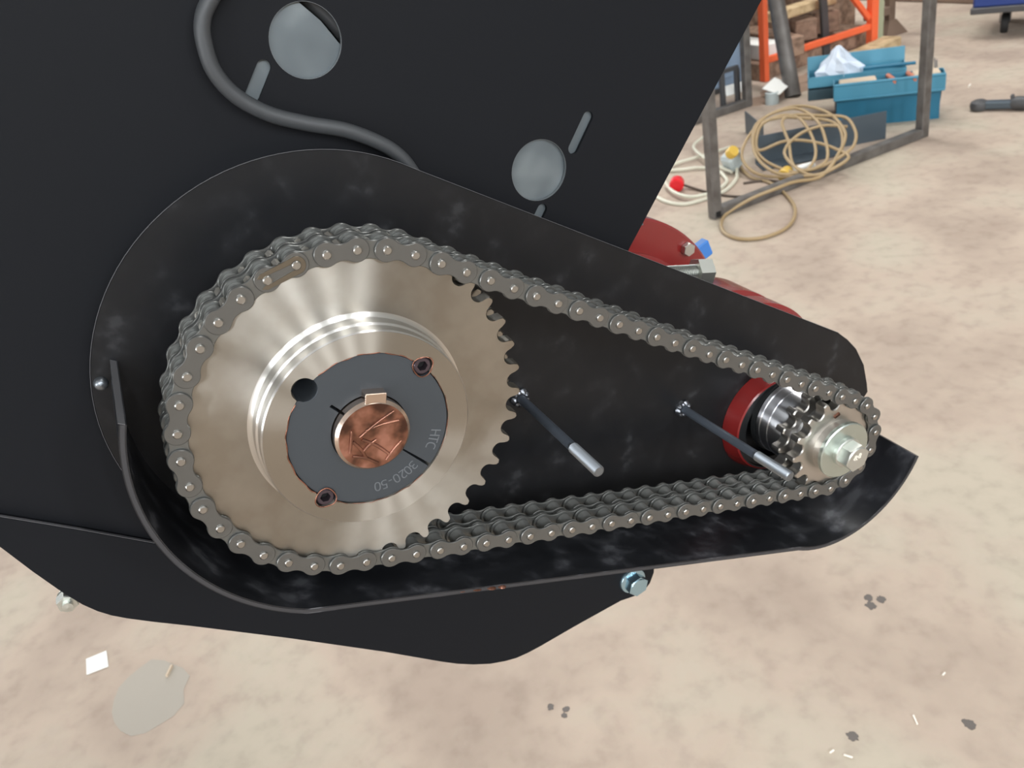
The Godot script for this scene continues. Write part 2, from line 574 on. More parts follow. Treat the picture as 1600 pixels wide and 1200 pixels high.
func added_window(called: String, at: Vector3, out: Vector3, size: Vector2, energy: float) -> void:
	# added unseen glazing to light the machine, with its frame and middle bar
	var t := Transform3D(Basis(Vector3.UP.cross(out), Vector3.UP, out), at)
	var g := Geo.new()
	g.block(Vector3(size.x, size.y, 0.04), 0.0, t)
	var wd := structure(called, g, M.daylight)
	g = Geo.new()
	for y in [-0.5, 0.0, 0.5]:
		g.block(Vector3(size.x + 0.1, 0.07, 0.06), 0.0, t * Transform3D(Basis(), Vector3(0, size.y * y, 0.03)))
	for x in [-0.5, 0.5]:
		g.block(Vector3(0.07, size.y + 0.1, 0.06), 0.0, t * Transform3D(Basis(), Vector3(size.x * x, 0, 0.03)))
	put("added_window_frame", g, M.mullion, wd)
	area("added_window_light", at + out * 0.1, out, size, energy, Color(0.97, 0.985, 1.0))

func blot(c: Vector3, rx: float, rz: float, seed_no: int, rough := 0.25) -> Geo:
	var r := RandomNumberGenerator.new()
	r.seed = seed_no
	var p := PackedVector2Array()
	for i in 18:
		var w := TAU * i / 18
		var s := 1.0 + r.randf_range(-rough, rough)
		p.append(Vector2(cos(w) * rx, sin(w) * rz) * s)
	var g := Geo.new()
	g.prism(p, 0.0, 0.0006, 0.0, Transform3D(Basis(Vector3(1, 0, 0), Vector3(0, 0, -1), Vector3(0, 1, 0)), c))
	return g

func floor_marks(fl: Node3D) -> void:
	for s in [[0.873, -0.394, 0.008], [0.888, -0.378, 0.008], [0.861, -0.377, 0.009], [0.631, -0.187, 0.009], [0.796, -0.105, 0.009], [0.238, -0.52, 0.006], [0.26, -0.50, 0.006], [0.25, -0.49, 0.005]]:
		put("oil_spot", blot(Vector3(s[0], 0, s[1]), s[2], s[2] * 1.1, int(s[0] * 1000)), M.oil, fl)
	for q in [[3.32, -3.42, 0.16, 0.12], [3.62, -3.52, 0.22, 0.10], [3.10, -3.42, 0.12, 0.08]]:
		put("dirt_patch", blot(Vector3(q[0], 0, q[1]), q[2], q[3], int(q[0] * 100), 0.3), M.dirt, fl)
	put("paint_patch", blot(Vector3(-0.45, 0, -1.02), 0.08, 0.10, 12, 0.09), M.floor_paint, fl)

# ------------------------------------------------------------------ the chain
func link_outline(r: float, waist: float) -> PackedVector2Array:
	var p := PackedVector2Array()
	for i in 19:
		var w := deg_to_rad(62 + (298 - 62) * i / 18.0)
		p.append(Vector2(cos(w), sin(w)) * r)
	var h := r * sin(deg_to_rad(62))
	var x := r * cos(deg_to_rad(62))
	for f in [0.18, 0.36, 0.5, 0.64, 0.82]:
		var y := waist + (h - waist) * pow(absf(f - 0.5) * 2, 2.2)
		p.append(Vector2(x + (PITCH - 2 * x) * f, -y))
	for i in 19:
		var w := deg_to_rad(-118 + 236 * i / 18.0)
		p.append(Vector2(PITCH, 0) + Vector2(cos(w), sin(w)) * r)
	for f in [0.18, 0.36, 0.5, 0.64, 0.82]:
		var y := waist + (h - waist) * pow(absf(f - 0.5) * 2, 2.2)
		p.append(Vector2(PITCH - x - (PITCH - 2 * x) * f, y))
	return p

func chain_pins() -> Array:
	# 76 pins, counter-clockwise from the top tangent point, in the frame of the line of centres
	var b := asin((BIGR - SMALLR) / CDIST)
	var run := sqrt(CDIST * CDIST - pow(BIGR - SMALLR, 2))
	var th0 := PI / 2 - b
	var wrap := PI + 2 * b
	var f1 := BIGR * TAU / 38 / PITCH
	var f2 := SMALLR * TAU / 15 / PITCH
	var la := wrap * BIGR / f1
	var lb := (TAU - wrap) * SMALLR / f2
	var total := la + run + lb + run
	var out := []
	for i in 76:
		var s := fposmod(i * PITCH + 6.194, total)
		if s < la:
			var t := th0 + s * f1 / BIGR
			out.append(Vector2(cos(t), sin(t)) * BIGR)
		elif s < la + run:
			var t := th0 + wrap
			var d := s - la
			out.append(Vector2(cos(t), sin(t)) * BIGR + Vector2(cos(b), sin(b)) * d)
		elif s < la + run + lb:
			var t := th0 + wrap + (s - la - run) * f2 / SMALLR
			out.append(Vector2(CDIST, 0) + Vector2(cos(t), sin(t)) * SMALLR)
		else:
			var d := s - la - run - lb
			var sag := 1.3 * sin(PI * d / run)
			out.append(Vector2(CDIST, 0) + Vector2(cos(th0), sin(th0)) * (SMALLR - sag) - Vector2(cos(b), -sin(b)) * d)
	return out

func plate(r: float, waist: float, z0: float, z1: float) -> ArrayMesh:
	var g := Geo.new(0.001)
	g.prism(link_outline(r, waist), z0, z1, 0.45)
	return g.mesh()

func build_chain() -> void:
	var t := thing("roller_chain", "grey steel duplex roller chain wrapped round the big toothed sprocket and the small one", "chain", AX)
	t.rotation.z = TILT
	var outer := plate(7.9, 5.3, -3.4, -1.6)
	var mid := plate(7.9, 5.3, -22.7, -19.2)
	var back := plate(7.9, 5.3, -40.3, -38.5)
	var inner := []
	for z in [-5.4, -18.9, -24.9, -38.3]:
		inner.append(plate(8.1, 5.8, z, z + 1.8))
	var g := Geo.new(0.001)
	g.lathe([Vector2(0, 0.0), Vector2(2.2, 0.0), Vector2(2.86, -0.55), Vector2(2.86, -41.4), Vector2(2.2, -42.0), Vector2(0, -42.0)], 16)
	var pin := g.mesh()
	var rollers := []
	for z in [[-5.5, -17.0], [-25.0, -36.4]]:
		g = Geo.new(0.001)
		g.lathe([Vector2(2.9, z[0]), Vector2(5.6, z[0]), Vector2(6.04, z[0] - 0.4), Vector2(6.04, z[1] + 0.4), Vector2(5.6, z[1]), Vector2(2.9, z[1])], 20)
		rollers.append(g.mesh())
	var pins := chain_pins()
	for i in 76:
		var a: Vector2 = pins[i]
		var b: Vector2 = pins[(i + 1) % 76]
		var link := Node3D.new()
		link.name = "outer_link" if i % 2 == 0 else "inner_link"
		t.add_child(link, true)
		link.position = Vector3(a.x, a.y, 0) * 0.001
		link.rotation.z = (b - a).angle()
		var far := Transform3D(Basis(), Vector3(a.distance_to(b) * 0.001, 0, 0))
		if i % 2 == 0:
			put("outer_plate", outer, M.link_plate, link)
			put("middle_plate", mid, M.inner_plate, link)
			put("back_plate", back, M.link_plate, link)
			put("pin", pin, M.pin_end, link)
			put("pin", pin, M.pin_end, link, far)
		else:
			for m in inner:
				put("inner_plate", m, M.inner_plate, link)
			for m in rollers:
				put("roller", m, M.roller, link)
				put("roller", m, M.roller, link, far)
		if i == 4:
			link.name = "connecting_link"
			link.set_meta("label", "connecting link closed by a bright spring clip")
			put("spring_clip", spring_clip(), M.clip_steel, link)

func spring_clip() -> Geo:
	# a flat fork: closed round the first pin, open at the second
	var g := Geo.new(0.001)
	var p := PackedVector2Array()
	for i in 13:
		var w := deg_to_rad(75 + 210 * i / 12.0)
		p.append(Vector2(cos(w), sin(w)) * 5.7)
	p.append_array(PackedVector2Array([Vector2(PITCH + 2.5, -5.3), Vector2(PITCH + 5.5, -3.4), Vector2(PITCH + 2.6, -2.2), Vector2(PITCH - 1.5, -2.7), Vector2(3.2, -2.0)]))
	for i in 9:
		var w := deg_to_rad(-50 - 260 * i / 8.0)
		p.append(Vector2(cos(w), sin(w)) * 2.95)
	p.append_array(PackedVector2Array([Vector2(3.2, 2.0), Vector2(PITCH - 1.5, 2.7), Vector2(PITCH + 2.6, 2.2), Vector2(PITCH + 5.5, 3.4), Vector2(PITCH + 2.5, 5.3)]))
	g.prism(p, -1.55, -0.75, 0.15)
	return g

# ------------------------------------------------------------------ sprockets
func tooth_outline(teeth: int, pr: float, tip: float, turn: float) -> Array:
	# angles and radii, counter-clockwise; a roller seat is centred on `turn`
	var ang := PackedFloat32Array()
	var rad := PackedFloat32Array()
	var half := PI / teeth
	for k in teeth:
		var c := turn + TAU * k / teeth
		var pts := []
		for i in 11:
			var w := deg_to_rad(-68 + 136.0 * i / 10)
			pts.append(Vector2(pr - 6.15 * cos(w), 6.15 * sin(w)))
		var e: Vector2 = pts[10]
		pts.append(Vector2(lerpf(e.x, tip, 0.45), e.y + 0.85))
		pts.append(Vector2(lerpf(e.x, tip, 0.8), e.y + 2.0))
		pts.append(Vector2(tip * cos(half), tip * sin(half) - 0.5))
		var left := []
		for i in [11, 12, 13]:
			left.push_front(Vector2(pts[i].x, -pts[i].y))
		left.remove_at(0)
		for q in left + pts:
			ang.append(c + atan2(q.y, q.x))
			rad.append(q.length())
	return [ang, rad]

func constant(c: int, r: float) -> PackedFloat32Array:
	var a := PackedFloat32Array()
	a.resize(c)
	a.fill(r)
	return a

func bite(ang: float, at: Array, r: float, side: float) -> float:
	# radius of a 54 mm circle with round notches: side -1 cuts inwards, +1 outwards
	for n in at:
		var d := wrapf(ang - n[0], -PI, PI)
		var s: float = n[1]
		if absf(d) < PI / 2 and absf(sin(d)) * r < s:
			return r * cos(d) + side * sqrt(s * s - pow(r * sin(d), 2))
	return r

const SCREW_A := 0.588
const SCREW_B := -2.433
const HOLE_A := 2.178
const SLIT := -0.944

func build_big_sprocket() -> void:
	var pins := chain_pins()
	var turn: float = (pins[3] as Vector2).angle() + TILT
	var t := thing("large_sprocket", "big bright steel duplex sprocket with a raised hub and many pointed teeth", "sprocket", AX)
	var o := tooth_outline(38, BIGR, 119.6, turn)
	var disc := Geo.new(0.001)
	disc.ring(o[0], constant(o[0].size(), 66.0), o[1], -16.6, -5.9, 0.9)
	put("toothed_disc", disc, M.turned_steel, t)
	disc = Geo.new(0.001)
	disc.ring(o[0], constant(o[0].size(), 66.0), o[1], -36.1, -25.4, 0.9)
	put("toothed_disc", disc, M.turned_steel, t)
	var g := Geo.new(0.001)
	g.lathe([Vector2(68.2, 16.5), Vector2(69.2, 15.4), Vector2(69.2, 6.4), Vector2(69.9, 6.0), Vector2(70.6, 5.4), Vector2(70.6, -4.4), Vector2(72.5, -5.7), Vector2(74, -5.95), Vector2(74, -24), Vector2(74, -38), Vector2(56, -38), Vector2(54.8, 2.0)], 160)
	put("hub", g, M.hub_steel, t)
	var ang := PackedFloat32Array()
	var rin := PackedFloat32Array()
	var rout := PackedFloat32Array()
	for i in 720:
		var w := TAU * i / 720
		ang.append(w)
		rin.append(bite(w, [[SCREW_A, 6.6], [SCREW_B, 6.6], [HOLE_A, 8.0]], 54.2, 1.0))
		rout.append(68.3)
	g = Geo.new(0.001)
	g.ring(ang, rin, rout, 2.0, 16.6, 0.1)
	put("hub_face", g, M.hub_face, t)
	# the taper bush, split along one side
	var b := thing("taper_bush", "dark grey split taper bush inside the big sprocket's hub, stamped with its size", "bush", AX)
	ang = PackedFloat32Array()
	rin = PackedFloat32Array()
	rout = PackedFloat32Array()
	var gap := 1.1 / 54.0
	for i in 721:
		var w := SLIT + gap + (TAU - 2 * gap) * i / 720
		ang.append(w)
		rin.append(25.6 if absf(wrapf(w - HOLE_A, -PI, PI)) > 0.035 else 33.0)
		rout.append(bite(w, [[SCREW_A, 6.6], [SCREW_B, 6.6], [HOLE_A, 8.0]], 53.6, -1.0))
	g = Geo.new(0.001)
	g.ring(ang, rin, rout, -35.0, 15.6, 0.3, true)
	put("split_ring", g, M.phosphate, b)
	for s in [["HTC", 46.2, -32.8, 7.2], ["3020-50", 43.4, -80.2, 7.0]]:
		lettering(s[0], s[1], s[2], s[3], b)
	for w in [SCREW_A, SCREW_B]:
		var q := thing("socket_screw", "black socket set screw at the %s of the taper bush, smeared with copper grease" % ("upper right" if w > 0 else "lower left"), "screw", AX + Vector3(cos(w) * 54, sin(w) * 54, 0) * 0.001)
		g = Geo.new(0.001)
		var hexa := hexagon(6.2, 0.3)
		var hr := PackedFloat32Array()
		var ha := PackedFloat32Array()
		for i in 48:
			var x := TAU * i / 48
			ha.append(x)
			hr.append(3.1 / cos(fposmod(x - 0.3 + PI / 6, PI / 3) - PI / 6) if hexa.size() else 3.0)
		g.ring(ha, hr, constant(48, 6.2), 4.0, 15.4, 0.9)
		put("screw_body", g, M.black_oxide, q)
		g = Geo.new(0.001)
		g.prism(hexagon(6.3, 0.3), 3.0, 9.5)
		put("hex_socket", g, M.hole_black, q)
		var pts := []
		for i in 28:
			var x := TAU * i / 28
			var rr := 6.9 + 0.5 * sin(x * 3 + w)
			pts.append(Vector3(cos(x) * rr, sin(x) * rr, 16.4 + 0.2 * sin(x * 5)))
		g = Geo.new(0.001)
		g.tube(pts, 0.5, 8, true)
		put("copper_grease", g, M.copper, q)
	# copper grease squeezed out round the bush
	for a in [[0.75, 1.95, 0.42], [2.38, 3.7, 0.5], [4.0, 5.2, 0.22], [5.5, 6.7, 0.2]]:
		var pts := []
		for i in 60:
			var x: float = lerpf(a[0], a[1], i / 59.0)
			pts.append(Vector3(cos(x) * (54.1 + 0.35 * sin(x * 23)), sin(x) * (54.1 + 0.35 * sin(x * 23)), 16.35 + 0.25 * sin(x * 37)))
		g = Geo.new(0.001)
		g.tube(pts, a[2], 6)
		put("grease_line", g, M.copper, b)
	# shaft, key
	var s := thing("drive_shaft", "round shaft end smeared with copper grease in the middle of the big sprocket", "shaft", AX)
	g = Geo.new(0.001)
	g.lathe([Vector2(22.6, 24.6), Vector2(25, 22.4), Vector2(25, -91), Vector2(0, -91)], 64)
	put("shaft_body", g, M.key_steel, s)
	g = Geo.new(0.001)
	for i in 9:
		var r0 := i * 2.55
		g.lathe([Vector2(r0, 24.6), Vector2(r0 + 2.55, 24.6)], 64)
	put("greased_end", g, M.copper, s)
	g = Geo.new(0.001)
	for l in [[Vector3(-17, -8, 0), Vector3(-3, -20, 0)], [Vector3(3, -20, 0), Vector3(16, -11, 0)], [Vector3(-18, -5, 0), Vector3(-12, 10, 0)], [Vector3(-9, 3, 0), Vector3(17, 12, 0)], [Vector3(-10, -8, 0), Vector3(1, -3, 0)], [Vector3(-14, 2, 0), Vector3(-9, -13, 0)], [Vector3(-4, 6, 0), Vector3(18, 4, 0)], [Vector3(6, -17, 0), Vector3(-8, 1, 0)]]:
		var mid: Vector3 = (l[0] + l[1]) / 2 + Vector3(0.6, 1.2, 0.2)
		g.tube(spline([l[0] + Vector3(0, 0, 24.5), mid + Vector3(0, 0, 24.6), l[1] + Vector3(0, 0, 24.5)], 6), 1.15, 8)
	put("grease_ridges", g, M.copper, s)
	g = Geo.new(0.001)
	g.block(Vector3(9.0, 14.0, 60.0), 0.4, Transform3D(Basis(Vector3(0, 0, 1), deg_to_rad(71.0)), Vector3(cos(deg_to_rad(71.0)) * 25, sin(deg_to_rad(71.0)) * 25, -6)))
	put("shaft_key", g, M.key_steel, s)

func lettering(words: String, r: float, deg: float, size: float, parent: Node3D) -> void:
	# each letter stands on the circle, tops outwards, read clockwise
	var step := size * 0.66
	for i in words.length():
		var w := deg_to_rad(deg) - (i - (words.length() - 1) / 2.0) * step / r
		var tm := TextMesh.new()
		tm.text = words[i]
		tm.font_size = 32
		tm.pixel_size = size * 0.001 / 24.0
		tm.depth = 0.0003
		var f := SystemFont.new()
		f.font_names = PackedStringArray(["Droid Sans"])
		tm.font = f
		put("stamped_letter", tm, M.stamp, parent, Transform3D(Basis(Vector3(0, 0, 1), w - PI / 2), Vector3(cos(w) * r, sin(w) * r, 15.7) * 0.001))

func build_small_sprocket() -> void:
	var pins := chain_pins()
	var hit := Vector2.ZERO
	for p in pins:
		if p.x > CDIST + 30:
			hit = p - Vector2(CDIST, 0)
	var turn := hit.angle() + TILT
	var at := AX + SMALL * 0.001
	var t := thing("small_sprocket", "small steel duplex sprocket on the gear motor shaft with two rows of teeth", "sprocket", at)
	var o := tooth_outline(15, SMALLR, 49.6, turn)
	for z in [-5.9, -25.4]:
		var g := Geo.new(0.001)
		g.ring(o[0], constant(o[0].size(), 12.0), o[1], z - 10.7, z, 1.0)
		put("toothed_disc", g, M.pinion_steel, t)
	var h := Geo.new(0.001)
	h.lathe([Vector2(12, 1.5), Vector2(25.2, 1.5), Vector2(26.4, 0.6), Vector2(26.8, -5.9)], 72)
	put("boss", h, M.pinion_steel, t)
	h = Geo.new(0.001)
	h.lathe([Vector2(33, -16.6), Vector2(33, -26)], 64)
	h.lathe([Vector2(20, -36.1), Vector2(37.0, -36.1), Vector2(37.6, -37), Vector2(37.6, -56), Vector2(38.4, -56.6), Vector2(38.4, -66), Vector2(39.2, -66.8), Vector2(39.2, -71)], 96)
	put("hub", h, M.turned_hub, t)
	var d := Geo.new(0.001)
	d.block(Vector3(6.5, 3.2, 2.0), 0.5, Transform3D(Basis(Vector3(0, 0, 1), 0.3), Vector3(1.5, 33, -5.3)))
	put("copper_grease", d, M.copper, t)
	var w := thing("flat_washer", "large pale zinc washer under the bolt of the small sprocket", "washer", at + Vector3(0, 0, 0.0015))
	var g := Geo.new(0.001)
	g.lathe([Vector2(6.5, 5), Vector2(27.2, 5), Vector2(28.2, 4.2), Vector2(28.2, 0.8), Vector2(27.2, 0), Vector2(6.5, 0)], 72)
	put("washer_ring", g, M.zinc, w)
	w = thing("spring_washer", "split spring washer between the hex bolt head and the large washer", "washer", at + Vector3(0, 0, 0.0065))
	g = Geo.new(0.001)
	var a := PackedFloat32Array()
	for i in 61:
		a.append(deg_to_rad(-52) + (TAU - 0.12) * i / 60)
	g.ring(a, constant(61, 7.0), constant(61, 14.6), 0.0, 4.4, 0.5, true)
	put("split_ring", g, M.zinc_bolt, w)
	w = thing("hex_bolt", "zinc hex bolt holding the small sprocket to its shaft, raised marks on its head", "bolt", at + Vector3(0, 0, 0.0109))
	g = Geo.new(0.001)
	g.prism(hexagon(23.5, 0.12), 0.0, 11.2, 0.0)
	g.lathe([Vector2(0, 12.3), Vector2(10.7, 12.3), Vector2(11.8, 11.2)], 48)
	put("hex_head", g, M.zinc_bolt, w)
	g = Geo.new(0.001)
	g.lathe([Vector2(6.4, 0), Vector2(6.4, -30)], 24)
	put("shank", g, M.zinc_bolt, w)
	for q in [["8", -3.4, 3.2], [".", -0.6, 2.3], ["8", 1.6, 3.6]]:
		var tm := TextMesh.new()
		tm.text = q[0]
		tm.font_size = 32
		tm.pixel_size = 0.0054 / 24.0
		tm.depth = 0.0005
		put("head_mark", tm, M.chip, w, Transform3D(Basis(Vector3(0, 0, 1), -0.5), Vector3(q[1], q[2], 12.35) * 0.001))

# ------------------------------------------------------------------ guard, panels, motor
func rim_path(r1: float, r2: float, a0: float, a1: float) -> PackedVector2Array:
	# counter-clockwise from a0 on the big circle, along the lower tangent, to a1 on the small one
	var c := Vector2(SMALL.x, SMALL.y)
	var b := asin((r1 - r2) / CDIST)
	var ta := TILT - PI / 2 - b
	var p := PackedVector2Array()
	var from := a0
	var to := ta + TAU
	for i in 41:
		var w := lerpf(from, to, i / 40.0)
		p.append(Vector2(cos(w), sin(w)) * r1)
	for i in range(1, 12):
		p.append((Vector2(cos(ta), sin(ta)) * r1).lerp(c + Vector2(cos(ta), sin(ta)) * r2, i / 12.0))
	for i in 25:
		var w := lerpf(ta, a1, i / 24.0)
		p.append(c + Vector2(cos(w), sin(w)) * r2)
	return p

func build_guard() -> void:
	var t := thing("chain_guard", "black painted chain guard with a flat back plate and a deep curved rim", "chain guard", AX)
	var p := PackedVector2Array()
	for i in 60:
		var w := deg_to_rad(51.0 + (250 - 51.0) * i / 59.0)
		p.append(Vector2(cos(w), sin(w)) * 160.5)
	for q in rim_path(147.0, 105.5, deg_to_rad(250), TILT - 0.02):
		p.append(q)
	for q in [Vector2(527, -268), Vector2(540.3, -254.2), Vector2(539, -243.8), Vector2(533.6, -217.5), Vector2(522.3, -193.4), Vector2(510.7, -178.1), Vector2(497.8, -164.7)]:
		p.append(q)
	var g := Geo.new(0.001)
	g.prism(p, -96.0, -92.0, 0.5)
	put("back_plate", g, M.guard_paint, t)
	g = Geo.new(0.001)
	g.strip(rim_path(144.0, 102.5, deg_to_rad(155.5), TILT - 0.005), 4.2, -92.0, 8.0)
	put("rim", g, M.rim_paint, t)
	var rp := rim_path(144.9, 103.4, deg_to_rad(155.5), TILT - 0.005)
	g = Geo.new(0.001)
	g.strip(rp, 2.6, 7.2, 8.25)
	put("worn_highlight_edge", g, M.guard_edge, t)
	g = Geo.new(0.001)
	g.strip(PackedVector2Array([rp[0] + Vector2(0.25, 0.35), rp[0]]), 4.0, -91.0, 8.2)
	put("cut_end", g, M.edge_wear_highlight, t)
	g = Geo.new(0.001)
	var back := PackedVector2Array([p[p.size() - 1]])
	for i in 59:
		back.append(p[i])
	g.strip(back, 0.25, -93.0, -91.8)  # pale strip paints the light caught on the plate edge, plus wear
	put("worn_highlight_edge", g, M.edge_wear_highlight, t)
	g = Geo.new(0.001)
	for q in [[28, 4.0, 5.0], [34, 1.0, 6.0], [39, 4.5, 5.5], [44, 2.5, 4.0], [50, 6.5, 4.5], [58, 7.0, 4.0]]:
		var f: float = (q[0] + 51.0) / 408.0
		var c := Vector2(-51.0, -134.6).lerp(Vector2(372.3, -312.0), f)
		g.lathe([Vector2(0, 1.3), Vector2(q[2] * 0.6, 0.9), Vector2(q[2], -0.3)], 14, Transform3D(Basis(Vector3(0.92, -0.39, 0), Vector3(0, 0, -1), Vector3(0.39, 0.92, 0)), Vector3(c.x, c.y, q[1])))
	put("copper_smear", g, M.copper, t)
	stud(t, Vector3(305.2, -171.7, -92), Vector3(307.3, -166.5, 55))
	stud(t, Vector3(145.4, -89.8, -92), Vector3(141.0, -82.6, 50))
	var b := thing("dome_bolt", "small dome headed bolt by the upper end of the guard rim", "bolt", AX + Vector3(-146.6, 48.5, -92) * 0.001)
	g = Geo.new(0.001)
	g.lathe([Vector2(0, 4.4), Vector2(2.0, 4.1), Vector2(3.6, 3.1), Vector2(4.6, 1.6), Vector2(4.9, 0.0)], 28)
	put("dome_head", g, M.stud_thread, b)

func stud(parent: Node3D, a: Vector3, b: Vector3) -> void:
	var z := (b - a).normalized()
	var x := Vector3.UP.cross(z).normalized()
	var tf := Transform3D(Basis(x, z.cross(x), z), a)
	var len := a.distance_to(b)
	var o := Node3D.new()
	o.name = "threaded_stud"
	parent.add_child(o, true)
	var g := Geo.new(0.001)
	g.lathe([Vector2(3.85, len - 40), Vector2(3.85, 0), Vector2(0, 0)], 24, tf)
	put("shank", g, M.stud_dark, o)
	var prof := [Vector2(0, len), Vector2(3.3, len), Vector2(4.1, len - 0.7)]
	var y := len - 1.0
	while y > len - 40:
		prof.append(Vector2(4.5, y))
		prof.append(Vector2(3.7, y - 0.62))
		y -= 1.25
	prof.append(Vector2(3.9, len - 41))
	prof.append(Vector2(3.85, len - 42.5))
	g = Geo.new(0.001)
	g.lathe(prof, 24, tf)
	put("thread", g, M.stud_thread, o)
	g = Geo.new(0.001)
	for i in 9:
		var w := TAU * i / 9 + 0.3
		var c := a + Vector3(cos(w) * 5.6, sin(w) * 5.6, 0.5)
		g.lathe([Vector2(0, 4.6), Vector2(1.9, 3.6), Vector2(3.2 + 0.8 * sin(i * 2.1), 1.2), Vector2(3.5, -0.5)], 10, Transform3D(Basis(Vector3(1, 0.3 * sin(i), 0).normalized(), 0.2 * sin(i * 1.7)), c))
	put("weld_bead", g, M.weld, o)

func slot(a: Vector2, b: Vector2, r: float) -> PackedVector2Array:
	var p := PackedVector2Array()
	var w := (b - a).angle()
	for i in 11:
		var x := w + PI / 2 + PI * i / 10
		p.append(a + Vector2(cos(x), sin(x)) * r)
	for i in 11:
		var x := w - PI / 2 + PI * i / 10
		p.append(b + Vector2(cos(x), sin(x)) * r)
	return p

func csg(p: PackedVector2Array, z0: float, z1: float, op: int, parent: Node3D) -> CSGPolygon3D:
	var c := CSGPolygon3D.new()
	c.name = "outline"
	var q := PackedVector2Array()
	for v in p:
		q.append(v * 0.001)
	c.polygon = q
	c.mode = CSGPolygon3D.MODE_DEPTH
	c.depth = (z1 - z0) * 0.001
	c.position.z = z1 * 0.001
	c.operation = op as CSGShape3D.Operation
	parent.add_child(c, true)
	return c

func build_panels() -> void:
	var t := CSGCombiner3D.new()
	t.name = "side_panel"
	t.position = AX
	t.material_override = M.powder_coat
	tag(t, "large matt black machine side plate with round holes and short slots cut through it", "machine panel")
	add_child(t)
	var edge := Vector2(432.3, 165.0) - Vector2(282.6, -3.3)
	var top := Vector2(282.6, -3.3) + edge * 3.2
	var low := Vector2(282.6, -3.3) - edge * 1.5
	csg(PackedVector2Array([low, top, Vector2(-620, top.y), Vector2(-620, 300), Vector2(-262, -12), Vector2(-200, -125), Vector2(-60, -250)]), -117.0, -114.0, CSGShape3D.OPERATION_UNION, t)
	for p in [circle(24.2, 56, Vector2(57.0, 220.2)), circle(24.2, 56, Vector2(208.8, 86.6)), slot(Vector2(241.5, 95.2), Vector2(258.3, 115.6), 4.6), slot(Vector2(196, 44), Vector2(205.6, 55.2), 4.4), slot(Vector2(12.5, 196), Vector2(25.2, 211), 4.8)]:
		csg(p, -122.0, -110.0, CSGShape3D.OPERATION_SUBTRACTION, t)
	for q in [Vector3(57.0, 220.2, 0), Vector3(208.8, 86.6, 0)]:
		var ha := PackedFloat32Array()
		for i in 56:
			ha.append(TAU * i / 56)
		var hg := Geo.new(0.001)
		hg.ring(ha, constant(56, 24.0), constant(56, 24.3), -116.9, -114.15, 0.1)
		put("cut_edge", hg, M.bare_edge, t, Transform3D(Basis(), q * 0.001))
	var g := Geo.new(0.001)
	g.prism(PackedVector2Array([Vector2(-40, 10), Vector2(300, 10), Vector2(300, 170), Vector2(95, 170), Vector2(81.9, 208.1), Vector2(71, 229.5), Vector2(52, 254), Vector2(20, 290), Vector2(-40, 290)]), -119.0, -117.6)
	solo("inner_sheet", g, M.bare_sheet, "bare grey steel sheet seen through the holes of the black side plate", "metal sheet", AX)
	# the lower plate
	g = Geo.new(0.001)
	g.prism(PackedVector2Array([Vector2(-268, -9), Vector2(-245.7, -27.1), Vector2(-207, -59.5), Vector2(-163.7, -97.2), Vector2(-60, -175), Vector2(60, -225), Vector2(200, -290), Vector2(262.7, -320),
		Vector2(262.7, -360), Vector2(260.7, -372), Vector2(254.5, -383.5), Vector2(247, -389.5), Vector2(238, -391.5), Vector2(216.7, -387.5), Vector2(160.8, -390.1), Vector2(118, -393.2), Vector2(103, -393.6), Vector2(90, -392.6), Vector2(77.8, -389.3), Vector2(62, -382.8), Vector2(44.9, -372.5), Vector2(30, -361.5), Vector2(15.6, -348.8), Vector2(-32.2, -303.5),
		Vector2(-104.6, -238.8), Vector2(-168.8, -183.7), Vector2(-192, -164.5), Vector2(-207.2, -151.2), Vector2(-216, -142.5), Vector2(-223, -133.5), Vector2(-229.5, -122.5), Vector2(-236.4, -106.8), Vector2(-246.5, -78.6), Vector2(-255.8, -49.5)]), -113.8, -108.0, 0.5)
	var low_panel := solo("lower_panel", g, M.powder_coat, "smaller black plate below the chain guard, overlapping the foot of the side plate", "machine panel", AX)
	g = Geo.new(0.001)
	g.strip(PackedVector2Array([Vector2(-60, -174.6), Vector2(-163.7, -96.8), Vector2(-207, -59.1), Vector2(-245.7, -26.7), Vector2(-268, -8.6)]), 0.3, -110.5, -107.9)  # painted highlight: pale strip for the light caught along the seam
	put("worn_highlight_edge", g, M.edge_wear_highlight, low_panel)
	g = Geo.new(0.001)
	g.prism(PackedVector2Array([Vector2(-560, 260), Vector2(-300, 60), Vector2(-60, -80), Vector2(120, -40), Vector2(330, 200), Vector2(480, 380), Vector2(480, 600), Vector2(-560, 600)]), -1100.0, -160.0)
	solo("machine_body", g, M.powder_coat, "black body of the machine, mostly hidden behind the side plate", "machine", AX)
	# bolts of the lower plate
	var b := thing("flange_bolt", "blue zinc flange bolt at the right tip of the lower black plate", "bolt", AX + Vector3(233.5, -366.5, -108) * 0.001)
	g = Geo.new(0.001)
	g.lathe([Vector2(9, 4.6), Vector2(14.4, 2.8), Vector2(15.4, 1.2), Vector2(15.4, 0)], 36)
	put("flange", g, M.blue_zinc, b)
	g = Geo.new(0.001)
	g.prism(hexagon(20.5, 0.2), 2.0, 13.0)
	g.lathe([Vector2(0, 13.9), Vector2(9.3, 13.9), Vector2(10.2, 13.0)], 36)
	put("hex_head", g, M.blue_zinc, b)
	b = thing("lock_nut", "small shiny nut and bolt end behind the lower black plate, over bare floor", "nut", AX + Vector3(-241, -124, -128) * 0.001)
	g = Geo.new(0.001)
	g.prism(hexagon(14, 0.5), 0.0, 9.0, 0.6)
	put("hex_nut", g, M.zinc_bolt, b)
	g = Geo.new(0.001)
	g.lathe([Vector2(0, -2), Vector2(7.5, -2), Vector2(7.5, -1), Vector2(0, -1)].duplicate(), 24)
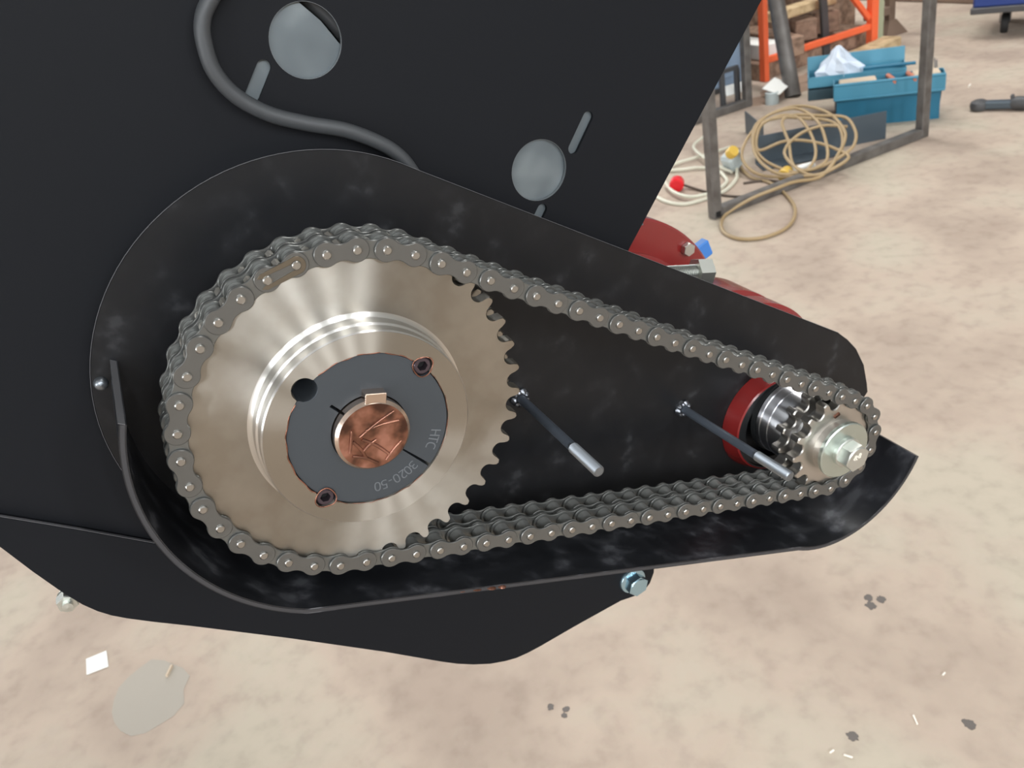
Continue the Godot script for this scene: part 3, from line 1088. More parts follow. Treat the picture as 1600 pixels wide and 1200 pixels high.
	g.lathe([Vector2(0, 14), Vector2(4, 13.4), Vector2(4, 0)], 20)
	put("bolt_end", g, M.zinc_bolt, b)
	# hoses
	g = Geo.new(0.001)
	var hp := []
	for q in [[40, 283], [13.2, 264], [5.2, 257.5], [-2.6, 249.0], [-7.0, 236.9], [-7.3, 217.7], [1.0, 199.6], [17.5, 183.8], [40.2, 171.2], [64.5, 160.0], [84.4, 146.1], [95.9, 134.5], [102.7, 122.1], [106.6, 107.4], [108, 90]]:
		hp.append(Vector3(q[0], q[1], -104.0))
	g.tube(spline(hp, 6), 5.2, 20)
	solo("rubber_hose", g, M.hose, "dark grey rubber hose curving across the side plate and down behind the guard", "hose", AX)
	g = Geo.new(0.001)
	g.tube(spline([Vector3(40, 282, -127), Vector3(66, 248, -127), Vector3(80, 229, -127), Vector3(92, 205, -127), Vector3(102, 180, -127)], 6), 6.0, 16)
	solo("inner_hose", g, M.hose, "dark hose crossing the upper round hole behind the side plate", "hose", AX)

func bolt_on(parent: Node3D, called: String, at: Vector3, af: float, h: float, m: Material) -> void:
	var g := Geo.new(0.001)
	g.prism(hexagon(af, 0.3), 0, h, 0.4, Transform3D(Basis(), at))
	put(called, g, m, parent)

func build_motor() -> void:
	var at := AX + SMALL * 0.001
	var t := thing("gear_motor", "glossy red gear motor behind the guard, its nose poking through by the small sprocket", "gear motor", at)
	var g := Geo.new(0.001)
	var skew := Transform3D(Basis(), Vector3(-9, -8, 0))
	g.lathe([Vector2(49.0, -74.0), Vector2(50.6, -75.0), Vector2(52.0, -80), Vector2(54.4, -86), Vector2(55.6, -91.5)], 72, skew)
	put("nose", g, M.red_paint, t)
	g = Geo.new(0.001)
	g.lathe([Vector2(38, -76.5), Vector2(47.0, -76.5), Vector2(47.5, -74.0), Vector2(49.0, -74.0)], 72, skew)
	g.lathe([Vector2(20, -72), Vector2(40.0, -72), Vector2(41, -76.5)], 72)
	put("shaft_seal", g, M.dark_seal, t)
	g = Geo.new(0.001)
	g.lathe([Vector2(40, -121), Vector2(88, -121), Vector2(93, -126), Vector2(93, -134), Vector2(96.5, -137), Vector2(96.5, -160), Vector2(92, -164), Vector2(92, -176), Vector2(96.5, -180), Vector2(96.5, -228), Vector2(93, -234), Vector2(93, -262), Vector2(70, -262)], 96)
	put("gear_case", g, M.red_paint, t)
	var c := Vector3(314.7, -173.5, 0) - SMALL
	var off := Transform3D(Basis(), c)
	g = Geo.new(0.001)
	g.lathe([Vector2(112, -239), Vector2(146, -239), Vector2(148.5, -241.5), Vector2(148.5, -256), Vector2(146, -258), Vector2(60, -258)], 120, off)
	put("mounting_flange", g, M.red_paint, t)
	g = Geo.new(0.001)
	g.lathe([Vector2(88, -226), Vector2(100, -226), Vector2(106, -229), Vector2(112, -233), Vector2(112, -240)], 96, off)
	put("raised_ring", g, M.red_paint, t)
	g = Geo.new(0.001)
	g.lathe([Vector2(20, -232), Vector2(88, -232), Vector2(88, -226)], 72, off)
	put("inner_face", g, M.bright_steel, t)
	bolt_on(t, "flange_bolt", Vector3(10.6, 129.4, -239), 13, 7, M.zinc_bolt)
	# tension bolt lying over the gear case
	var b := thing("tension_bolt", "large zinc hex bolt with coarse thread lying across the red gear motor", "bolt", AX + Vector3(366, -66, -140) * 0.001)
	var x := Vector3(0.95, -0.25, 0.12).normalized()
	var y := Vector3(0, 0, 1).cross(x).normalized()
	b.basis = Basis(y, x.cross(y), x)
	g = Geo.new(0.001)
	g.prism(hexagon(25, 0.25), -2, 13, 0.0)
	g.lathe([Vector2(0, 14.2), Vector2(11.3, 14.2), Vector2(12.5, 13.0)], 36)
	put("hex_head", g, M.zinc_bolt, b)
	var prof := []
	var yy := 0.0
	while yy > -80:
		prof.append(Vector2(8.0, yy))
		prof.append(Vector2(7.0, yy - 1.0))
		yy -= 2.0
	g = Geo.new(0.001)
	g.lathe(prof, 24)
	put("thread", g, M.zinc_bolt, b)
	g = Geo.new(0.001)
	g.block(Vector3(30, 20, 12), 1.5, Transform3D(Basis(Vector3(0, 0, 1), 0.3), Vector3(455, -112, -264.2)))
	solo("blue_tag", g, M.light_blue, "small light blue block peeping out behind the red mounting flange", "tag", AX)

# ------------------------------------------------------------------ the workshop behind
func build_frame() -> void:
	var t := thing("tube_trestle", "tall open trestle of grey square steel tube standing on the floor behind the red motor", "frame", Vector3(2.46, 0, -2.23))
	var a := Vector3(1.892, 0, -2.209) - t.position
	var b := Vector3(3.038, 0, -2.247) - t.position
	var d := Vector3(3.003, 0, -3.386) - t.position
	var e := Vector3(1.86, 0, -3.35) - t.position
	var w := 0.042
	for q in [a, b, d]:
		var g := Geo.new()
		g.beam(q + Vector3(0, 0.0, 0), q + Vector3(0, 0.95, 0), w, w, Vector3.RIGHT, 0.004)
		put("post", g, M.mild_steel, t)
	for q in [[a, b], [e, d]]:
		var g := Geo.new()
		g.beam(q[0] + Vector3(w / 2, w / 2, 0), q[1] + Vector3(-w / 2, w / 2, 0), w, w, Vector3(0, 0, 1), 0.004)
		put("floor_rail", g, M.mild_steel, t)
	for q in [[a, b], [e, d], [b, d], [a, e]]:
		var g := Geo.new()
		g.beam(q[0] + Vector3(0, 0.97, 0), q[1] + Vector3(0, 0.97, 0), w, w, Vector3.ZERO, 0.004)
		put("top_rail", g, M.mild_steel, t)
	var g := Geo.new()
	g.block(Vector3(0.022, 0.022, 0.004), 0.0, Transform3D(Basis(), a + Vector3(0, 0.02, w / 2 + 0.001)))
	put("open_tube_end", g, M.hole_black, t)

func build_toolbox() -> void:
	# x along the box, z out of its front
	var yaw := atan2(-0.678, 0.735)
	var t := thing("toolbox", "open teal metal cantilever toolbox on the floor, its trays spread and lid up", "toolbox", Vector3(3.117, 0, -2.521))
	t.rotation.y = yaw
	var g := Geo.new()
	var L := 0.44
	for s in [[Vector3(L, 0.145, 0.004), Vector3(0, 0.0725, 0)], [Vector3(L, 0.145, 0.004), Vector3(0, 0.0725, -0.20)], [Vector3(0.004, 0.145, 0.2), Vector3(-L / 2, 0.0725, -0.1)], [Vector3(0.004, 0.145, 0.2), Vector3(L / 2, 0.0725, -0.1)], [Vector3(L, 0.004, 0.2), Vector3(0, 0.002, -0.1)]]:
		g.block(s[0], 0.0, Transform3D(Basis(), s[1]))
	put("body", g, M.teal, t)
	# front tray leaning out over the body, with its rolled lip
	g = Geo.new()
	var l2 := 0.468
	for s in [[Vector3(l2, 0.07, 0.006), Vector3(0, 0.172, 0.035)], [Vector3(l2, 0.07, 0.004), Vector3(0, 0.172, -0.08)], [Vector3(0.004, 0.07, 0.115), Vector3(-l2 / 2, 0.172, -0.022)], [Vector3(0.004, 0.07, 0.115), Vector3(l2 / 2, 0.172, -0.022)], [Vector3(l2, 0.004, 0.115), Vector3(0, 0.138, -0.022)]]:
		g.block(s[0], 0.0, Transform3D(Basis(), s[1]))
	g.beam(Vector3(-l2 / 2, 0.207, 0.035), Vector3(l2 / 2, 0.207, 0.035), 0.014, 0.012, Vector3(0, 0, 1), 0.004)
	g.beam(Vector3(-l2 / 2, 0.14, 0.037), Vector3(l2 / 2, 0.14, 0.037), 0.012, 0.01, Vector3(0, 0, 1), 0.003)
	put("front_tray", g, M.teal_lip, t)
	# rear trays
	for k in 2:
		g = Geo.new()
		var z := -0.26 - 0.02 * k
		var sh := Vector3(-0.13, 0, 0)
		var y := 0.12 + 0.055 * k
		for s in [[Vector3(L, 0.05, 0.004), Vector3(0, y, z + 0.08)], [Vector3(L, 0.05, 0.004), Vector3(0, y, z - 0.08)], [Vector3(0.004, 0.05, 0.16), Vector3(-L / 2, y, z)], [Vector3(0.004, 0.05, 0.16), Vector3(L / 2, y, z)], [Vector3(L, 0.004, 0.16), Vector3(0, y - 0.025, z)]]:
			g.block(s[0], 0.0, Transform3D(Basis(), s[1] + sh))
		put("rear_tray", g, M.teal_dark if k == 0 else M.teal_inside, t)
	for x in [-1, 1]:
		for q in [[Vector3(0, 0.06, -0.05), Vector3(0, 0.18, 0.02)], [Vector3(0, 0.06, -0.15), Vector3(0, 0.19, -0.34)], [Vector3(0, 0.1, -0.12), Vector3(0, 0.2, -0.26)]]:
			g = Geo.new()
			var off := Vector3(x * (L / 2 + 0.005), 0, 0)
			g.beam(q[0] + off, q[1] + off, 0.004, 0.016, Vector3.RIGHT)
			put("hinge_arm", g, M.dark_steel, t)
	g = Geo.new()
	g.block(Vector3(0.45, 0.13, 0.006), 0.001, Transform3D(Basis(Vector3.RIGHT, -0.15), Vector3(-0.13, 0.195, -0.37)))
	put("lid", g, M.teal_inside, t)
	g = Geo.new()
	g.tube([Vector3(-0.1, 0.215, -0.2), Vector3(0.13, 0.215, -0.2)], 0.008, 10)
	put("handle_bar", g, M.teal, t)
	# things in the trays
	var base := Transform3D(Basis(Vector3.UP, yaw), t.position)
	for s in [["cardboard_box", Vector3(0.16, 0.03, 0.09), Vector3(-0.13, 0.195, -0.02), M.card, "pale beige cardboard box lying in the left of the open toolbox's front tray", "box"],
			["paper_pack", Vector3(0.11, 0.03, 0.08), Vector3(0.16, 0.2, -0.02), M.card, "beige paper pack lying in the right end of the open toolbox's front tray", "packet"]]:
		g = Geo.new()
		g.block(s[1], 0.004)
		var o := solo(s[0], g, s[3], s[4], s[5])
		o.transform = base * Transform3D(Basis(Vector3.UP, 0.04), s[2])
	for x in [0.015, 0.10]:
		g = Geo.new()
		g.tube([Vector3(0, 0, -0.06), Vector3(0, 0, 0.06)], 0.011, 12)
		var o := solo("short_rod", g, M.rust_tool, "short reddish rod in the toolbox tray, the one %s" % ("touching the beige cardboard box" if x < 0.05 else "next to the beige paper pack"), "rod")
		o.transform = base * Transform3D(Basis(Vector3.UP, 0.2), Vector3(x, 0.2, -0.02))
	# crumpled bag
	var p := [Vector2(0.10, 0.0), Vector2(0.095, 0.03), Vector2(0.07, 0.06), Vector2(0.045, 0.09), Vector2(0.028, 0.115), Vector2(0.012, 0.135), Vector2(0.0, 0.14)]
	g = Geo.new()
	var r := RandomNumberGenerator.new()
	r.seed = 4
	var rows := []
	for i in p.size():
		var row := []
		for k in 14:
			var w := TAU * k / 14
			var s := 1.0 + 0.22 * sin(k * 2.3 + i) + r.randf_range(-0.12, 0.12)
			row.append(Vector3(cos(w) * p[i].x * s * 1.0, p[i].y, sin(w) * p[i].x * s * 0.6))
		rows.append(row)
	for i in p.size() - 1:
		for k in 14:
			g.quad(rows[i][k], rows[i + 1][k], rows[i + 1][(k + 1) % 14], rows[i][(k + 1) % 14])
	var bag := solo("plastic_bag", g, M.bag, "crumpled clear and white plastic bag on the open toolbox's rear tray", "plastic bag")
	bag.transform = base * Transform3D(Basis(), Vector3(-0.21, 0.185, -0.26))

func build_rack() -> void:
	var t := thing("orange_rack", "orange painted steel rack leg with two uprights, a low cross bar and a brace", "rack", Vector3(3.8, 0, -3.69))
	var a := Vector3(3.401, 0, -3.72) - t.position
	var b := Vector3(4.172, 0, -3.66) - t.position
	for q in [a, b]:
		var g := Geo.new()
		g.beam(q, q + Vector3(0, 1.1, 0), 0.05 if q == b else 0.035, 0.05, Vector3.RIGHT, 0.003)
		put("upright", g, M.orange, t)
	var g := Geo.new()
	g.beam(a + Vector3(0, 0.118, 0), b + Vector3(0, 0.142, 0), 0.036, 0.03, Vector3(0, 1, 0), 0.003)
	put("cross_bar", g, M.orange, t)
	g = Geo.new()
	g.beam(b + Vector3(-0.03, 0.19, 0), b + Vector3(-0.55, 0.78, 0), 0.03, 0.03, Vector3(0, 0, 1), 0.003)
	put("brace", g, M.orange, t)
	for s in [["timber_plank", Vector3(0.50, 0.055, 0.10), Vector3(3.80, 0.318, -3.86), 0.06, M.pale_wood, "pale timber plank lying highest across the wood pile behind the orange rack", "timber"],
			["timber_plank", Vector3(0.9, 0.05, 0.14), Vector3(3.95, 0.40, -4.0), 0.0, M.weathered_wood, "grey weathered plank on top at the rear of the wood pile", "timber"],
			["timber_block", Vector3(0.13, 0.12, 0.40), Vector3(3.86, 0.20, -3.96), -0.45, M.brown_wood, "brown square timber block, the one left of the dark upright bar in the rack", "timber"],
			["timber_block", Vector3(0.15, 0.12, 0.42), Vector3(4.10, 0.19, -4.04), -0.5, M.brown_wood, "brown square timber block, the one beside the orange brace in the rack", "timber"],
			["timber_block", Vector3(0.13, 0.11, 0.6), Vector3(3.66, 0.15, -3.98), -0.2, M.brown_wood, "brown timber block low in the pile beside the leaning dark tube", "timber"],
			["timber_block", Vector3(0.14, 0.09, 0.3), Vector3(3.5, 0.15, -3.9), 0.0, M.white, "short whitened timber end close to the left orange upright", "timber"],
			["timber_baulk", Vector3(0.95, 0.10, 0.5), Vector3(3.85, 0.05, -4.02), 0.05, M.brown_wood, "low brown timber baulk at the bottom of the wood pile", "timber"],
			["timber_baulk", Vector3(0.62, 0.07, 0.12), Vector3(3.95, 0.035, -3.5), 0.25, M.pale_wood, "light worn timber on the floor between the toolbox lid and the orange rack", "timber"],
			["timber_post", Vector3(0.05, 0.75, 0.05), Vector3(3.30, 0.375, -3.78), 0.0, M.weathered_wood, "grey green weathered post just left of the orange rack", "post"],
			["timber_post", Vector3(0.06, 0.8, 0.05), Vector3(4.285, 0.4, -3.73), 0.0, M.green_post, "pale green post standing against the right orange upright", "post"]]:
		g = Geo.new()
		g.block(s[1], 0.006)
		var o := solo(s[0], g, s[4], s[5], s[6], s[2])
		o.rotation.y = s[3]
	g = Geo.new()
	g.beam(Vector3(3.915, 0.0, -3.765), Vector3(3.84, 0.75, -3.755), 0.05, 0.03, Vector3.RIGHT, 0.005)
	solo("steel_bar", g, M.dark_steel, "narrow dark steel bar upright in front of the brown timber blocks", "steel bar")
	g = Geo.new()
	g.tube([Vector3(3.245, 0.0, -3.30), Vector3(3.31, 0.493, -3.5), Vector3(3.345, 0.80, -3.625)], 0.043, 20)
	solo("leaning_tube", g, M.mild_steel, "thick dark steel tube leaning against the orange rack", "steel tube")
	# dark pile of scrap behind and a board along the wall
	g = Geo.new()
	g.block(Vector3(1.6, 0.5, 0.25), 0.01)
	solo("wooden_crate", g, M.brown_wood, "long dark brown crate closing off the back of the wood pile", "crate", Vector3(3.9, 0.25, -4.45))
	g = Geo.new()
	g.block(Vector3(0.2, 0.22, 1.6), 0.01)
	solo("sleeper", g, M.rusty, "brown beam lying along the foot of the far right wall", "beam", Vector3(5.45, 0.11, -4.2))

func build_stand() -> void:
	var t := thing("steel_stand", "rusty brown floor stand with a pyramid foot and a side arm, right of the rack", "stand", Vector3(4.52, 0, -3.86))
	var g := Geo.new()
	var p := [Vector3(-0.09, 0, -0.07), Vector3(0.09, 0, -0.07), Vector3(0.09, 0, 0.07), Vector3(-0.09, 0, 0.07)]
	var q := [Vector3(-0.03, 0.09, -0.03), Vector3(0.03, 0.09, -0.03), Vector3(0.03, 0.09, 0.03), Vector3(-0.03, 0.09, 0.03)]
	for i in 4:
		var j := (i + 1) % 4
		g.quad(p[j], p[i], q[i], q[j])
	g.quad(q[3], q[2], q[1], q[0])
	put("foot", g, M.rusty, t)
	g = Geo.new()
	g.beam(Vector3(0, 0.05, 0), Vector3(0, 0.6, 0), 0.05, 0.05, Vector3.RIGHT, 0.004)
	put("post", g, M.rusty, t)
	g = Geo.new()
	g.beam(Vector3(-0.2, 0.15, 0), Vector3(0, 0.15, 0), 0.05, 0.05, Vector3.UP, 0.004)
	put("side_arm", g, M.rusty, t)

func build_trolley() -> void:
	var t := thing("blue_trolley", "dark blue trolley on castors at the top right corner of the floor", "trolley", Vector3(4.9, 0, -3.1))
	var g := Geo.new()
	g.block(Vector3(0.9, 0.35, 0.45), 0.01, Transform3D(Basis(Vector3.UP, -1.05), Vector3(0.02, 0.355, 0.14)))
	put("side_panel", g, M.blue_paint, t)
	g = Geo.new()
	g.block(Vector3(0.92, 0.035, 0.47), 0.005, Transform3D(Basis(Vector3.UP, -1.05), Vector3(0.02, 0.165, 0.14)))
	put("base_frame", g, M.dark_steel, t)
	for q in [Vector3(-0.17, 0, -0.10), Vector3(0.08, 0, -0.28), Vector3(-0.02, 0, 0.48), Vector3(0.25, 0, 0.3)]:
		var c := Node3D.new()
		c.name = "castor"
		t.add_child(c, true)
		c.position = q
		g = Geo.new()
		g.lathe([Vector2(0.012, 0.02), Vector2(0.048, 0.02), Vector2(0.055, 0.014), Vector2(0.055, -0.014), Vector2(0.048, -0.02), Vector2(0.012, -0.02)], 28, Transform3D(Basis(Vector3.UP, 0.7), Vector3(0, 0.055, 0)))
		put("wheel", g, M.tyre, c)
		g = Geo.new()
		for s in [-1, 1]:
			g.block(Vector3(0.035, 0.08, 0.004), 0.0, Transform3D(Basis(Vector3.UP, 0.7), Vector3(sin(0.7) * 0.026 * s, 0.10, cos(0.7) * 0.026 * s)))
		g.block(Vector3(0.07, 0.012, 0.07), 0.002, Transform3D(Basis(), Vector3(0, 0.141, 0)))
		put("fork", g, M.dark_steel, c)

func build_floor_tool() -> void:
	var a := Vector3(3.44, 0.0, -2.33)
	var b := Vector3(3.62, 0.0, -1.98)
	var d := (b - a).normalized()
	var t := thing("air_wrench", "dark grey hand tool with a rounded end lying on the bare floor at the right", "tool", a)
	t.basis = Basis(d.cross(Vector3.UP) * -1.0, Vector3.UP, d * 1.0).orthonormalized()
	if t.basis.determinant() < 0:
		t.basis = Basis(d.cross(Vector3.UP), Vector3.UP, -d)
	var s := 1.0 if t.basis.z.dot(d) > 0 else -1.0
	var g := Geo.new()
	g.lathe([Vector2(0, 0.026), Vector2(0.02, 0.025), Vector2(0.036, 0.016), Vector2(0.04, 0.0), Vector2(0.036, -0.016), Vector2(0, -0.02)], 28, Transform3D(Basis(Vector3.RIGHT, -PI / 2), Vector3(0, 0.022, s * 0.03)))
	put("ratchet_head", g, M.dark_steel, t)
	g = Geo.new()
	g.beam(Vector3(0, 0.024, s * 0.05), Vector3(0, 0.028, s * 0.18), 0.045, 0.034, Vector3.RIGHT, 0.006)
	put("neck", g, M.angle_steel, t)
	g = Geo.new()
	g.lathe([Vector2(0, 0.24), Vector2(0.024, 0.235), Vector2(0.03, 0.22), Vector2(0.03, 0.02), Vector2(0.024, 0.0), Vector2(0, 0)], 24, Transform3D(Basis(), Vector3(0, 0.031, s * 0.16 - (0.0 if s > 0 else 0.24))))
	put("grip", g, M.dark_steel, t)
	g = Geo.new()
	g.beam(Vector3(0, 0.045, s * 0.165), Vector3(0, 0.07, s * 0.16), 0.022, 0.014, Vector3.RIGHT, 0.003)
	put("lever", g, M.dark_steel, t)

func build_angle() -> void:
	var t := thing("steel_angle", "blue grey length of steel angle lying behind the coiled beige cable", "steel angle", Vector3(2.7, 0, -2.47))
	var a := Vector3(2.40, 0, -2.585) - t.position
	var b := Vector3(2.945, 0, -2.362) - t.position
	var g := Geo.new()
	g.beam(a + Vector3(0, 0.062, 0), b + Vector3(0, 0.062, 0), 0.006, 0.124, Vector3(-0.38, 0, 0.92))
	put("upright_leg", g, M.angle_steel, t)
	g = Geo.new()
	var n := (b - a).normalized().cross(Vector3.UP)
	if n.z < 0:
		n = -n
	g.beam(a + n * 0.055 + Vector3(0, 0.004, 0), a.lerp(b, 0.62) + n * 0.055 + Vector3(0, 0.004, 0), 0.11, 0.006, n)
	put("floor_leg", g, M.angle_steel, t)
	t = thing("steel_offcut", "short dark offcut of steel sheet on edge left of the cable coil", "steel offcut", Vector3(2.63, 0, -2.87))
	g = Geo.new()
	g.beam(Vector3(2.69, 0.053, -3.01) - t.position, Vector3(2.575, 0.053, -2.74) - t.position, 0.005, 0.106, Vector3(0.92, 0, -0.38))
	put("sheet", g, M.angle_steel, t)

func cable(called: String, pts: Array, r: float, m: Material, label: String, sides := 8) -> void:
	var g := Geo.new()
	g.tube(spline(pts, 6), r, sides)
	solo(called, g, m, label, "cable")

func build_cables() -> void:
	cable("coiled_cable", [Vector3(2.330, 0.09, -2.610), Vector3(2.326, 0.02, -2.602), Vector3(2.265, 0.008, -2.456), Vector3(2.267, 0.008, -2.342), Vector3(2.229, 0.008, -2.211), Vector3(2.152, 0.008, -2.055), Vector3(2.064, 0.008, -1.952), Vector3(1.968, 0.008, -1.894), Vector3(1.867, 0.008, -1.894), Vector3(1.806, 0.008, -1.950), Vector3(1.808, 0.008, -2.043), Vector3(1.861, 0.008, -2.131), Vector3(1.939, 0.010, -2.190), Vector3(2.05, 0.04, -2.175), Vector3(2.147, 0.055, -2.15), Vector3(2.24, 0.055, -2.15), Vector3(2.366, 0.036, -2.148),
		Vector3(2.456, 0.062, -2.172), Vector3(2.549, 0.098, -2.213), Vector3(2.634, 0.140, -2.316), Vector3(2.647, 0.157, -2.406), Vector3(2.611, 0.161, -2.508), Vector3(2.560, 0.165, -2.60), Vector3(2.474, 0.150, -2.645), Vector3(2.354, 0.107, -2.595), Vector3(2.271, 0.071, -2.510), Vector3(2.265, 0.03, -2.40), Vector3(2.313, 0.034, -2.253), Vector3(2.398, 0.046, -2.153), Vector3(2.494, 0.083, -2.183), Vector3(2.584, 0.118, -2.234), Vector3(2.629, 0.140, -2.289), Vector3(2.677, 0.170, -2.407), Vector3(2.683, 0.187, -2.523), Vector3(2.649, 0.190, -2.616), Vector3(2.570, 0.176, -2.661), Vector3(2.48, 0.155, -2.66),
		Vector3(2.410, 0.128, -2.610), Vector3(2.351, 0.101, -2.530), Vector3(2.314, 0.067, -2.395), Vector3(2.35, 0.04, -2.25), Vector3(2.415, 0.067, -2.237), Vector3(2.487, 0.101, -2.301), Vector3(2.562, 0.142, -2.430), Vector3(2.598, 0.167, -2.542), Vector3(2.560, 0.170, -2.615), Vector3(2.46, 0.146, -2.62), Vector3(2.348, 0.095, -2.501), Vector3(2.436, 0.112, -2.455), Vector3(2.485, 0.116, -2.399), Vector3(2.513, 0.110, -2.307), Vector3(2.522, 0.096, -2.213), Vector3(2.513, 0.080, -2.139), Vector3(2.441, 0.056, -2.141), Vector3(2.365, 0.039, -2.176), Vector3(2.361, 0.062, -2.292), Vector3(2.453, 0.112, -2.426), Vector3(2.541, 0.156, -2.568), Vector3(2.599, 0.172, -2.560),
		Vector3(2.648, 0.171, -2.453), Vector3(2.689, 0.167, -2.344), Vector3(2.651, 0.142, -2.250), Vector3(2.600, 0.117, -2.191), Vector3(2.540, 0.093, -2.167), Vector3(2.44, 0.06, -2.19), Vector3(2.36, 0.04, -2.25), Vector3(2.28, 0.05, -2.30), Vector3(2.30, 0.085, -2.45), Vector3(2.40, 0.13, -2.59), Vector3(2.53, 0.17, -2.66), Vector3(2.63, 0.19, -2.58), Vector3(2.62, 0.16, -2.44), Vector3(2.54, 0.12, -2.30), Vector3(2.45, 0.07, -2.20), Vector3(2.36, 0.05, -2.24), Vector3(2.39, 0.09, -2.38), Vector3(2.50, 0.13, -2.42), Vector3(2.60, 0.15, -2.38), Vector3(2.66, 0.14, -2.30)], 0.0068, M.beige_cable, "tangled coil of beige cable lying over the steel angle, one loop out on the floor")
	cable("white_cable", [Vector3(1.879, 0.007, -2.75), Vector3(1.872, 0.007, -2.605), Vector3(1.865, 0.007, -2.497), Vector3(1.891, 0.007, -2.422), Vector3(1.953, 0.007, -2.401), Vector3(2.026, 0.007, -2.401), Vector3(2.101, 0.007, -2.413), Vector3(2.192, 0.007, -2.468), Vector3(2.256, 0.007, -2.532), Vector3(2.30, 0.03, -2.60), Vector3(2.31, 0.06, -2.62)], 0.008, M.white_cable, "white cable sweeping from the socket box across the floor behind the frame post")
	cable("white_cable", [Vector3(1.977, 0.024, -2.678), Vector3(1.934, 0.020, -2.558), Vector3(1.937, 0.020, -2.450), Vector3(1.986, 0.022, -2.409), Vector3(2.052, 0.024, -2.408), Vector3(2.113, 0.022, -2.437), Vector3(2.179, 0.012, -2.507), Vector3(2.228, 0.012, -2.640), Vector3(2.203, 0.012, -2.740), Vector3(2.144, 0.012, -2.787), Vector3(2.10, 0.012, -2.85), Vector3(2.182, 0.014, -2.881), Vector3(2.264, 0.014, -2.872), Vector3(2.363, 0.014, -2.856), Vector3(2.470, 0.012, -2.858)], 0.0075, M.white_cable, "looped white cable winding round the red plug behind the frame post")
	cable("white_cable", [Vector3(2.49, 0.03, -3.07), Vector3(2.352, 0.03, -2.983), Vector3(2.273, 0.03, -2.794), Vector3(2.239, 0.03, -2.654), Vector3(2.25, 0.012, -2.56)], 0.007, M.white_cable, "thin white cable running straight toward the dark panel edge")
	cable("brown_cable", [Vector3(2.020, 0.014, -2.60), Vector3(2.037, 0.006, -2.497), Vector3(2.057, 0.005, -2.381), Vector3(2.096, 0.005, -2.30), Vector3(2.160, 0.005, -2.29), Vector3(2.237, 0.005, -2.29), Vector3(2.30, 0.005, -2.30), Vector3(2.26, 0.005, -2.38), Vector3(2.20, 0.005, -2.42)], 0.0055, M.brown_cable, "dark brown cable leading from the red plug along the floor rail")
	# plugs and socket
	var t := thing("red_plug", "round red industrial plug on the floor by the edge of the black panel", "plug", Vector3(1.985, 0, -2.60))
	var g := Geo.new()
	g.lathe([Vector2(0, 0.03), Vector2(0.026, 0.03), Vector2(0.031, 0.025), Vector2(0.031, -0.015), Vector2(0.024, -0.03), Vector2(0.0, -0.032)], 28, Transform3D(Basis(Vector3.UP, -0.7), Vector3(0, 0.032, 0)))
	put("plug_body", g, M.red_plastic, t)
	g = Geo.new()
	g.lathe([Vector2(0.019, 0.034), Vector2(0.024, 0.034), Vector2(0.024, 0.02)], 24, Transform3D(Basis(Vector3.UP, -0.7), Vector3(0, 0.032, 0)))
	put("collar", g, M.red_plastic, t)
	t = thing("socket_box", "pale grey socket box with a yellow flap beside the left frame post", "socket", Vector3(2.285, 0, -2.60))
	g = Geo.new()
	g.block(Vector3(0.08, 0.085, 0.07), 0.012, Transform3D(Basis(Vector3(0.2, 0.3, 1).normalized(), 0.5), Vector3(0, 0.05, 0)))
	put("box_body", g, M.grey_plastic, t)
	g = Geo.new()
	g.lathe([Vector2(0, 0.025), Vector2(0.022, 0.025), Vector2(0.026, 0.018), Vector2(0.026, -0.01)], 24, Transform3D(Basis(Vector3.RIGHT, -0.6), Vector3(-0.025, 0.095, 0.03)))
	put("yellow_flap", g, M.yellow_plastic, t)
	t = thing("yellow_plug", "round yellow plug with a white sleeve inside the loops of beige cable", "plug", Vector3(2.345, 0, -2.31))
	g = Geo.new()
	g.lathe([Vector2(0, 0.03), Vector2(0.024, 0.03), Vector2(0.028, 0.024), Vector2(0.028, -0.02), Vector2(0.02, -0.03)], 24, Transform3D(Basis(Vector3.UP, -1.1), Vector3(-0.01, 0.029, 0)))
	put("plug_body", g, M.yellow_plastic, t)
	g = Geo.new()
	g.tube([Vector3(0.02, 0.03, 0.0), Vector3(0.06, 0.04, 0.03), Vector3(0.10, 0.045, 0.05)], 0.017, 12)
	put("sleeve", g, M.white, t)

